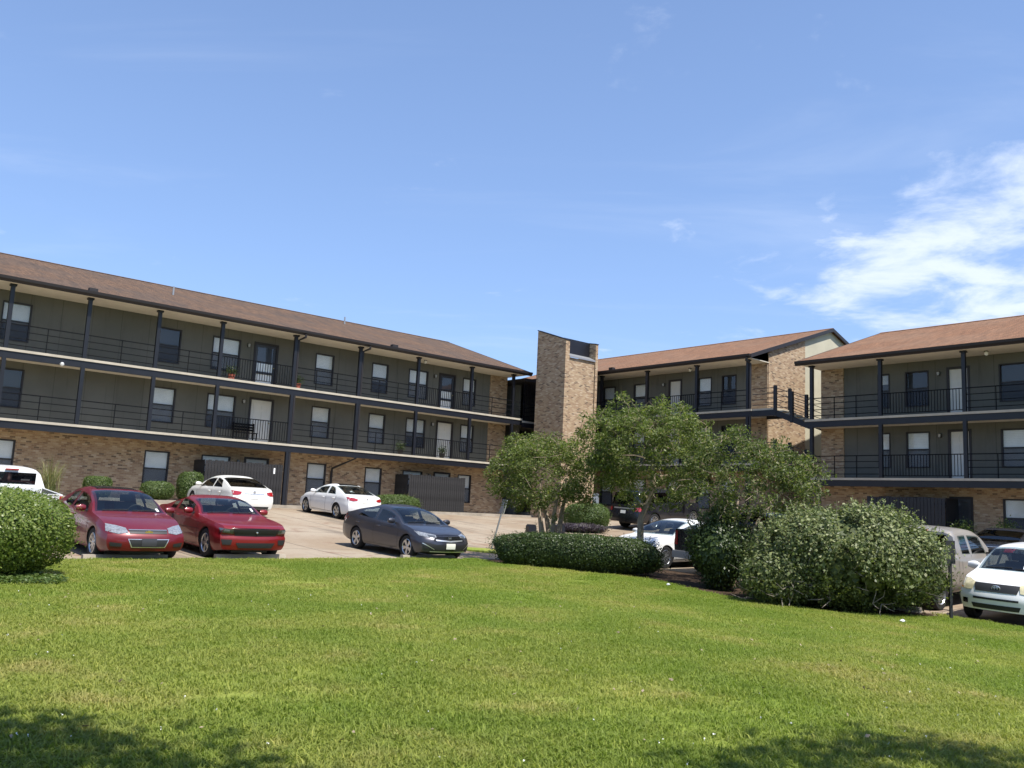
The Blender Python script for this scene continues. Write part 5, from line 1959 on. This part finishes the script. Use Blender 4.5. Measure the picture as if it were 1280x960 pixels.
def reeds(label, loc, n, h, seed):
    r = np.random.default_rng(seed)
    root = empty('tall_grass', loc)
    tag(root, label, 'plant')
    m = MB()
    for k in range(n):
        a = r.uniform(0, 6.28)
        l = r.uniform(.25, .9)
        hh = h * r.uniform(.6, 1.0)
        b = (r.normal() * .12, r.normal() * .12, 0)
        pr = None
        w = .014
        px, py = -math.sin(a) * w, math.cos(a) * w
        for i in range(5):
            t = i / 4
            p = (b[0] + math.cos(a) * l * t * t, b[1] + math.sin(a) * l * t * t, hh * (t - .35 * t * t * (l)))
            s = 1 - t * .9
            cur = ((p[0] - px * s, p[1] - py * s, p[2]), (p[0] + px * s, p[1] + py * s, p[2]))
            if pr:
                m.quad(pr[0], pr[1], cur[1], cur[0])
            pr = cur
    m.build('blades', 'leaf_reed', root, fix=False)
    MB().lathe([(.10, -.03), (.07, .06), (0, .10)], 8).build('crown', 'bark_twig', root)
    return root


p = PL(9.0, 37.6)
reeds('arching pale ornamental grass by the brick wall behind the white pickup', (p.x, p.y, 1.28), 160, 1.9, 41)
p = PL(25.6, 37.6)
reeds('spiky green plant beside the second patio fence', (p.x, p.y, 1.28), 50, 1.15, 42)


def tree(name, label, base, crown_c, crown_r, stems, ntips, per, leaf, seed, mat='leaf_myrtle', bark='bark_pale', trunk_r=.085, fork=1.0, spread=.30, group='small trees by the car park', tip_r=.29):
    """multi-stemmed small tree: forked trunks, limbs grown towards points of the crown, leaf clumps on the twigs"""
    r = np.random.default_rng(seed)
    root = empty(name, base)
    tag(root, label, 'tree', group)
    cc = np.array(crown_c, float)
    cr = np.array(crown_r, float)
    nodes = []
    rads = []
    m = MB()
    for k in range(stems):
        a = 2 * math.pi * (k + r.uniform(-.2, .2)) / stems
        b = np.array([math.cos(a) * trunk_r * .6, math.sin(a) * trunk_r * .6, -.1]) if stems > 1 else np.array([0, 0, -.1])
        f = np.array([math.cos(a) * spread * .35, math.sin(a) * spread * .35, fork]) if stems > 1 else np.array([.05, 0, fork])
        e = cc + cr * np.array([math.cos(a) * .38, math.sin(a) * .38, r.uniform(-.2, .15)])
        pts = [b, b * .5 + f * .5 + r.normal(size=3) * .03, f, f * .6 + e * .4 + r.normal(size=3) * .10, f * .25 + e * .75 + r.normal(size=3) * .10, e]
        rs = [trunk_r * 1.2, trunk_r, trunk_r * .9, trunk_r * .65, trunk_r * .45, trunk_r * .28]
        m.tube([tuple(p) for p in pts], rs, 8)
        for p, q in zip(pts[2:], rs[2:]):
            nodes.append(p)
            rads.append(q)
        for i in range(2, 5):
            nodes.append((pts[i] + pts[i + 1]) / 2)
            rads.append((rs[i] + rs[i + 1]) / 2)
    m.build('trunk', bark, root, smooth=True)
    tips = []
    while len(tips) < ntips:
        u = r.normal(size=3)
        u /= np.linalg.norm(u)
        rad = r.uniform(.25, 1.0) ** .42
        p = u * rad
        if noise3(np.array([p * 2.2]), seed + 3, 1.6)[0] < -.62:
            continue
        if p[2] < -.55 and rad > .7 and r.uniform() < .5:
            continue
        bulge = 1 + .16 * noise3(np.array([u * 2]), seed + 4, 1.5)[0]
        tips.append(cc + p * cr * bulge)
    tips.sort(key=lambda p: float(((p - cc) ** 2 / cr ** 2).sum()))
    bm_ = MB()
    for p in tips:
        A = np.array(nodes)
        d = ((A - p) ** 2).sum(1) + .6 * np.maximum(0, A[:, 2] - p[2]) ** 2
        i = int(np.argmin(d))
        a = A[i]
        mid = (a + p) / 2 + r.normal(size=3) * .07 + np.array([0, 0, .05])
        r0 = min(rads[i] * .7, .035)
        bm_.tube([tuple(a), tuple(mid), tuple(p)], [max(r0, .009), max(r0 * .7, .007), .005], 4, caps=False)
        nodes += [mid, p]
        rads += [max(r0 * .7, .008), .008]
        if r.uniform() < .5:
            q = p + r.normal(size=3) * np.array([.22, .22, .18])
            bm_.tube([tuple(p), tuple(q)], [.006, .003], 3, caps=False)
    tag(bm_.build('branches', bark, root, fix=False), kind='stuff')
    T = np.array(tips)
    n = len(T) * per
    base_ = np.repeat(T, per, 0)
    cl = np.repeat(r.uniform(.6, 1.25, len(T)), per)[:, None]
    off = r.normal(size=(n, 3))
    off /= np.linalg.norm(off, axis=1, keepdims=True)
    off *= (r.uniform(0, 1, n) ** .5)[:, None] * cl * tip_r * np.array([1.0, 1.0, .72])
    C = base_ + off
    out = (C - cc) / cr
    N = r.normal(size=(n, 3)) * .8 + out * .35 + np.array([0, 0, .55])
    me = leaf_mesh('crown', C, N, np.full(n, leaf), .48, seed, .1)
    me.materials.append(MAT[mat])
    link('crown', me, None, root)
    return root


b1 = at(1.35, 26.4, .0)
tree('crape_myrtle_tree', 'smaller multi stemmed tree behind the left end of the low hedge', b1, (-.22, 0, 2.62), (1.72, 1.6, 1.35), 4, 260, 74, .088, 101, fork=.9, spread=.75, trunk_r=.095)
b2 = at(3.75, 24.95, .0)
tree('crape_myrtle_tree', 'tallest multi stemmed tree rising behind the right end of the low hedge', b2, (.15, 0, 3.48), (1.98, 1.8, 1.66), 1, 340, 76, .088, 102, fork=1.45, trunk_r=.10)
b3 = at(5.75, 22.6, .0)
tree('crape_myrtle_tree', 'leaning tree with bare grey twigs standing over the black pickup', b3, (.5, 0, 2.62), (2.05, 1.7, 1.45), 4, 260, 62, .088, 103, 'leaf_myrtle_dark', fork=.8, spread=.6, trunk_r=.07)
# big oaks behind the photographer, whose shade falls on the near lawn
tree('oak_tree', 'big spreading oak whose shade falls on the left of the near lawn', at(-4.5, -4.5), (2.5, 3.75, 7.6), (5.2, 4.4, 2.4), 3, 330, 60, .22, 201, 'leaf_oak', 'bark_oak', .32, 3.0, 1.5, 'oaks shading the near lawn', tip_r=.75)
tree('oak_tree', 'big spreading oak whose shade falls on the right of the near lawn', at(8.5, -5.0), (-.6, 5.3, 7.6), (5.0, 4.4, 2.4), 3, 330, 60, .22, 202, 'leaf_oak', 'bark_oak', .32, 3.0, 1.5, 'oaks shading the near lawn', tip_r=.75)

# ------------------------------------------------------------------ signs, posts and small things
sg = empty('parking_sign', at(-.45, 29.7, -.02))
sg.rotation_euler = (R(3), R(13), R(20))
tag(sg, 'leaning thin post with a small sign plate seen edge on by the lot entrance', 'sign')
MB().box(-.022, .022, -.022, .022, -.1, 1.78).build('post', 'metal_grey', sg)
MB().box(.024, .032, -.16, .16, 1.32, 1.80).build('sign_plate', 'plate_white', sg)
MB().box(-.034, -.026, -.16, .16, 1.32, 1.80).build('sign_plate', 'metal_grey', sg)
pl = empty('sign_post', at(9.75, 19.45, -.02))
tag(pl, 'thin black post with a small dark plate beside the white utility vehicle', 'post')
MB().box(-.028, .028, -.028, .028, -.1, 1.75).build('post', 'black_plastic', pl)
MB().box(-.10, .10, -.042, -.029, 1.25, 1.75).build('sign_plate', 'black_plastic', pl)
for i, (x, y, lab) in enumerate(((.95, 32.6, 'dark green utility pedestal left of the first tree trunk'), (2.05, 33.4, 'dark green utility pedestal right of the first tree trunk'))):
    u = empty('utility_pedestal', at(x, y, -.02), R(25))
    tag(u, lab, 'utility box', 'utility pedestals')
    MB().prism([(-.16, 0), (.16, 0), (.15, .78), (.10, .84), (-.10, .84), (-.15, .78)], 'y', -.14, .14).build('housing', 'steel_navy', u)
    MB().box(-.165, .165, -.15, .15, .56, .60).build('lid_band', 'trim_dark', u)
mt = empty('meter_post', at(4.15, 41.2))
tag(mt, 'grey box on a post rising above the round island bush', 'utility box')
MB().box(-.04, .04, -.04, .04, -.1, 1.3).build('post', 'metal_grey', mt)
MB().box(-.14, .14, -.10, .10, 1.18, 1.62).build('housing', 'metal_grey', mt)
MB().prism([(-.16, 1.62), (.16, 1.62), (.10, 1.70), (-.10, 1.70)], 'y', -.12, .12).build('cap', 'metal_grey', mt)


def planter(label, s, n, z, mat, h, r0, seed):
    p = PR(s, n)
    o = empty('potted_plant', (p.x, p.y, z))
    tag(o, label, 'plant pot', 'pots by the shaded building')
    MB().lathe([(0, 0), (r0 * .7, 0), (r0, h * .8), (r0 * 1.08, h), (r0 * .9, h), (r0 * .85, h * .85), (0, h * .85)], 16).build('pot', mat, o, smooth=True)
    r = np.random.default_rng(seed)
    C = r.normal(size=(700, 3)) * np.array([.2, .2, .18]) + np.array([0, 0, h + .28])
    me = leaf_mesh('foliage', C, r.normal(size=(700, 3)) + np.array([0, 0, .6]), np.full(700, .09), .45, seed)
    me.materials.append(MAT['leaf_wall_bush'])
    link('foliage', me, None, o)


planter('teal glazed pot by the brick wall of the shaded block', -14.9, 37.2, .815, 'teal_glaze', .55, .26, 61)
planter('red clay pot by the wide ground floor window', -13.4, 37.4, .815, 'clay_red', .62, .28, 62)
# plants on the galleries of the long block
for s, fl, mat, lab in ((16.6, F3, 'clay_red', 'red pot plant on the upper gallery behind the upright bars'), (20.0, F3, 'clay_red', 'red pot plant on the upper gallery just past the first downspout'), (29.05, F2, 'trim_dark', 'dark pot plant beside the white door on the middle gallery'), (25.3 + 1.0, F2, 'trim_dark', 'tall dark pot plant on the middle gallery by the second downspout bay')):
    p = PL(s, 38.9 + .45)
    o = empty('potted_plant', (p.x, p.y, 1.30 + fl))
    tag(o, lab, 'plant pot', 'pot plants on the galleries')
    MB().lathe([(0, 0), (.12, 0), (.16, .24), (.175, .28), (.14, .28), (.13, .24), (0, .24)], 14).build('pot', mat, o, smooth=True)
    r = np.random.default_rng(int(s * 10))
    C = r.normal(size=(400, 3)) * np.array([.13, .13, .12]) + np.array([0, 0, .45])
    me = leaf_mesh('foliage', C, r.normal(size=(400, 3)) + np.array([0, 0, .6]), np.full(400, .08), .45, int(s * 10))
    me.materials.append(MAT['leaf_hedge'])
    link('foliage', me, None, o)
bn = PL(17.75, 39.95)
bench = empty('gallery_bench', (bn.x, bn.y, 1.30 + F2), AL)
tag(bench, 'dark slatted bench under the window on the middle gallery', 'bench')
for k in range(4):
    boxpart('seat_slat', 'rail_black', bench, -.55, .55, -.30 + k * .11, -.22 + k * .11, .40, .43)
for k in range(3):
    boxpart('back_slat', 'rail_black', bench, -.55, .55, .16, .19, .52 + k * .13, .61 + k * .13)
for sx_ in (-.5, .5):
    boxpart('leg', 'rail_black', bench, sx_ - .025, sx_ + .025, -.28, -.23, 0, .398)
    boxpart('leg', 'rail_black', bench, sx_ - .025, sx_ + .025, .11, .158, 0, .9)
# litter on the lawn
for x, y, lab in ((3.95, 21.3, 'crumpled white paper near the end of the hedge'), (8.0, 17.9, 'crumpled white paper on the grass before the flowering shrub')):
    r = np.random.default_rng(int(x * 10))
    m = MB()
    m.lathe([(0, .0), (.035, .006), (.05, .025), (.03, .045), (0, .05)], 9)
    m.v = [(p[0] + r.normal() * .008, p[1] + r.normal() * .008, p[2] + r.normal() * .006) for p in m.v]
    o = m.build('litter', 'paper_white', None, at(x, y, .075))
    tag(o, lab, 'litter', 'litter on the lawn')

# grass island at the sign
def island(x, y):
    return ((x - .6) / 2.3) ** 2 + ((y - 29.6) / .75) ** 2 < 1


n_ = 40
isl = MB()
ring = [(.6 + 2.3 * math.cos(2 * math.pi * k / n_), 29.6 + .75 * math.sin(2 * math.pi * k / n_)) for k in range(n_)]
for k in range(n_):
    a, b = ring[k], ring[(k + 1) % n_]
    isl.poly([(.6, 29.6, H(.6, 29.6) + .07), (a[0], a[1], H(*a) + .05), (b[0], b[1], H(*b) + .05)])
    isl.quad((a[0], a[1], H(*a) + .05), (b[0], b[1], H(*b) + .05), (b[0], b[1], H(*b) - .06), (a[0], a[1], H(*a) - .06))
tag(isl.build('grass_island', 'lawn_soil'), kind='structure')

# ------------------------------------------------------------------ grass blades


def tuft(name, seed, nb, h, rad):
    r = np.random.default_rng(seed)
    m = MB()
    for k in range(nb):
        a = r.uniform(0, 6.28)
        lean = r.uniform(.5, 1.9) * h
        hh = h * r.uniform(.55, 1.1)
        bx, by = r.normal() * rad, r.normal() * rad
        w = r.uniform(.0028, .0048)
        px, py = -math.sin(a) * w, math.cos(a) * w
        mx, my = bx + math.cos(a) * lean * .35, by + math.sin(a) * lean * .35
        tx, ty = bx + math.cos(a) * lean, by + math.sin(a) * lean
        i = len(m.v)
        m.v += [(bx - px, by - py, -.01), (bx + px, by + py, -.01), (mx + px * .8, my + py * .8, hh * .62), (mx - px * .8, my - py * .8, hh * .62), (tx, ty, hh)]
        m.f += [(i, i + 1, i + 2, i + 3), (i + 3, i + 2, i + 4)]
    me = m.mesh(name, fix=False)
    me.materials.append(MAT['grass_blade'])
    return me


rc = np.random.default_rng(91)
nc_ = 190
ax_ = rc.uniform(-7, 7, nc_)
ay_ = 5.5 + rc.uniform(0, 1, nc_) ** 1.4 * 9
keep = noise3(np.stack([ax_, ay_, np.zeros(nc_)], 1), 55, 1.1) > -.1
ax_, ay_ = ax_[keep], ay_[keep]
ac = np.stack([ax_, ay_, hgt(ax_, ay_) + .05 + rc.uniform(.03, .055, len(ax_))], 1)
ac = np.repeat(ac, 3, 0) + rc.normal(size=(len(ax_) * 3, 3)) * .004
me = leaf_mesh('clover_flowers', ac, rc.normal(size=(len(ac), 3)) + np.array([0, 0, .5]), np.full(len(ac), .012), .9, 92)
tag(link('clover_flowers', me, 'paper_white'), 'tiny white clover heads scattered through the lawn', 'flowers', kind='stuff')
nd_ = 260
ax_ = rc.uniform(-9, 9, nd_)
ay_ = 5.5 + rc.uniform(0, 1, nd_) * 12
ac = np.stack([ax_, ay_, hgt(ax_, ay_) + .085], 1)
me = leaf_mesh('fallen_leaves', ac, rc.normal(size=(nd_, 3)) * .4 + np.array([0, 0, 1]), np.full(nd_, .05), .55, 93)
tag(link('fallen_leaves', me, 'bark_pale'), 'dry brown leaves fallen on the lawn', 'leaves', kind='stuff')

protos = []
for i, (x, y) in enumerate(((-1.2, 8.2), (0.3, 8.6), (1.6, 8.0))):
    o = bpy.data.objects.new('grass_tuft', tuft('grass_tuft', 300 + i, 50, .031, .085))
    COL.objects.link(o)
    o.location = at(x, y, .05)
    tag(o, 'small tuft of green grass blades on the open lawn', 'grass', 'grass tufts on the lawn', 'stuff')
    protos.append(o)

# density attribute on the lawn: only where the lawn lies in and near the view
gm = lawn.data.copy()
gm.name = 'lawn_grass'
nv_ = len(gm.vertices)
co = np.empty(nv_ * 3)
gm.vertices.foreach_get('co', co)
co = co.reshape(-1, 3)
dist = np.hypot(co[:, 0], co[:, 1])
angv = np.abs(np.arctan2(co[:, 0], co[:, 1]))
dens = np.where(dist < 9, 250, np.where(dist < 14, 190, 130)).astype(float)
dens *= np.clip(1 + .9 * noise3(co * np.array([1, 1, 0]), 77, 2.2), .35, 1.6)
dens[(angv > R(42)) | (co[:, 1] < 3.6)] = 0
at_ = gm.attributes.new('density', 'FLOAT', 'POINT')
at_.data.foreach_set('value', dens.astype(np.float32))
grass = bpy.data.objects.new('lawn_grass', gm)
COL.objects.link(grass)
gm.materials.clear()
gm.materials.append(MAT['grass_blade'])
tag(grass, 'mown green grass with straw coloured patches covering the lawn', 'grass', kind='stuff')
ng = bpy.data.node_groups.new('grass_scatter', 'GeometryNodeTree')
ng.interface.new_socket('Geometry', in_out='INPUT', socket_type='NodeSocketGeometry')
ng.interface.new_socket('Geometry', in_out='OUTPUT', socket_type='NodeSocketGeometry')
N = ng.nodes
gi, go = N.new('NodeGroupInput'), N.new('NodeGroupOutput')
join = N.new('GeometryNodeJoinGeometry')
for i, pobj in enumerate(protos):
    ds = N.new('GeometryNodeDistributePointsOnFaces')
    ds.inputs['Seed'].default_value = i + 3
    an = N.new('GeometryNodeInputNamedAttribute')
    an.data_type = 'FLOAT'
    an.inputs['Name'].default_value = 'density'
    mu = N.new('ShaderNodeMath')
    mu.operation = 'MULTIPLY'
    mu.inputs[1].default_value = 1 / 3
    ng.links.new(an.outputs[0], mu.inputs[0])
    ng.links.new(mu.outputs[0], ds.inputs['Density'])
    ng.links.new(gi.outputs[0], ds.inputs['Mesh'])
    oi = N.new('GeometryNodeObjectInfo')
    oi.transform_space = 'ORIGINAL'
    oi.inputs['Object'].default_value = pobj
    ip = N.new('GeometryNodeInstanceOnPoints')
    ng.links.new(ds.outputs['Points'], ip.inputs['Points'])
    ng.links.new(oi.outputs['Geometry'], ip.inputs['Instance'])
    rv = N.new('FunctionNodeRandomValue')
    rv.data_type = 'FLOAT_VECTOR'
    rv.inputs[0].default_value = (-.12, -.12, 0)
    rv.inputs[1].default_value = (.12, .12, 6.283)
    ng.links.new(rv.outputs[0], ip.inputs['Rotation'])
    rs = N.new('FunctionNodeRandomValue')
    rs.data_type = 'FLOAT'
    rs.inputs[2].default_value = .5
    rs.inputs[3].default_value = 1.45
    ng.links.new(rs.outputs[1], ip.inputs['Scale'])
    ng.links.new(ip.outputs[0], join.inputs[0])
ng.links.new(join.outputs[0], go.inputs[0])
md = grass.modifiers.new('scatter', 'NODES')
md.node_group = ng
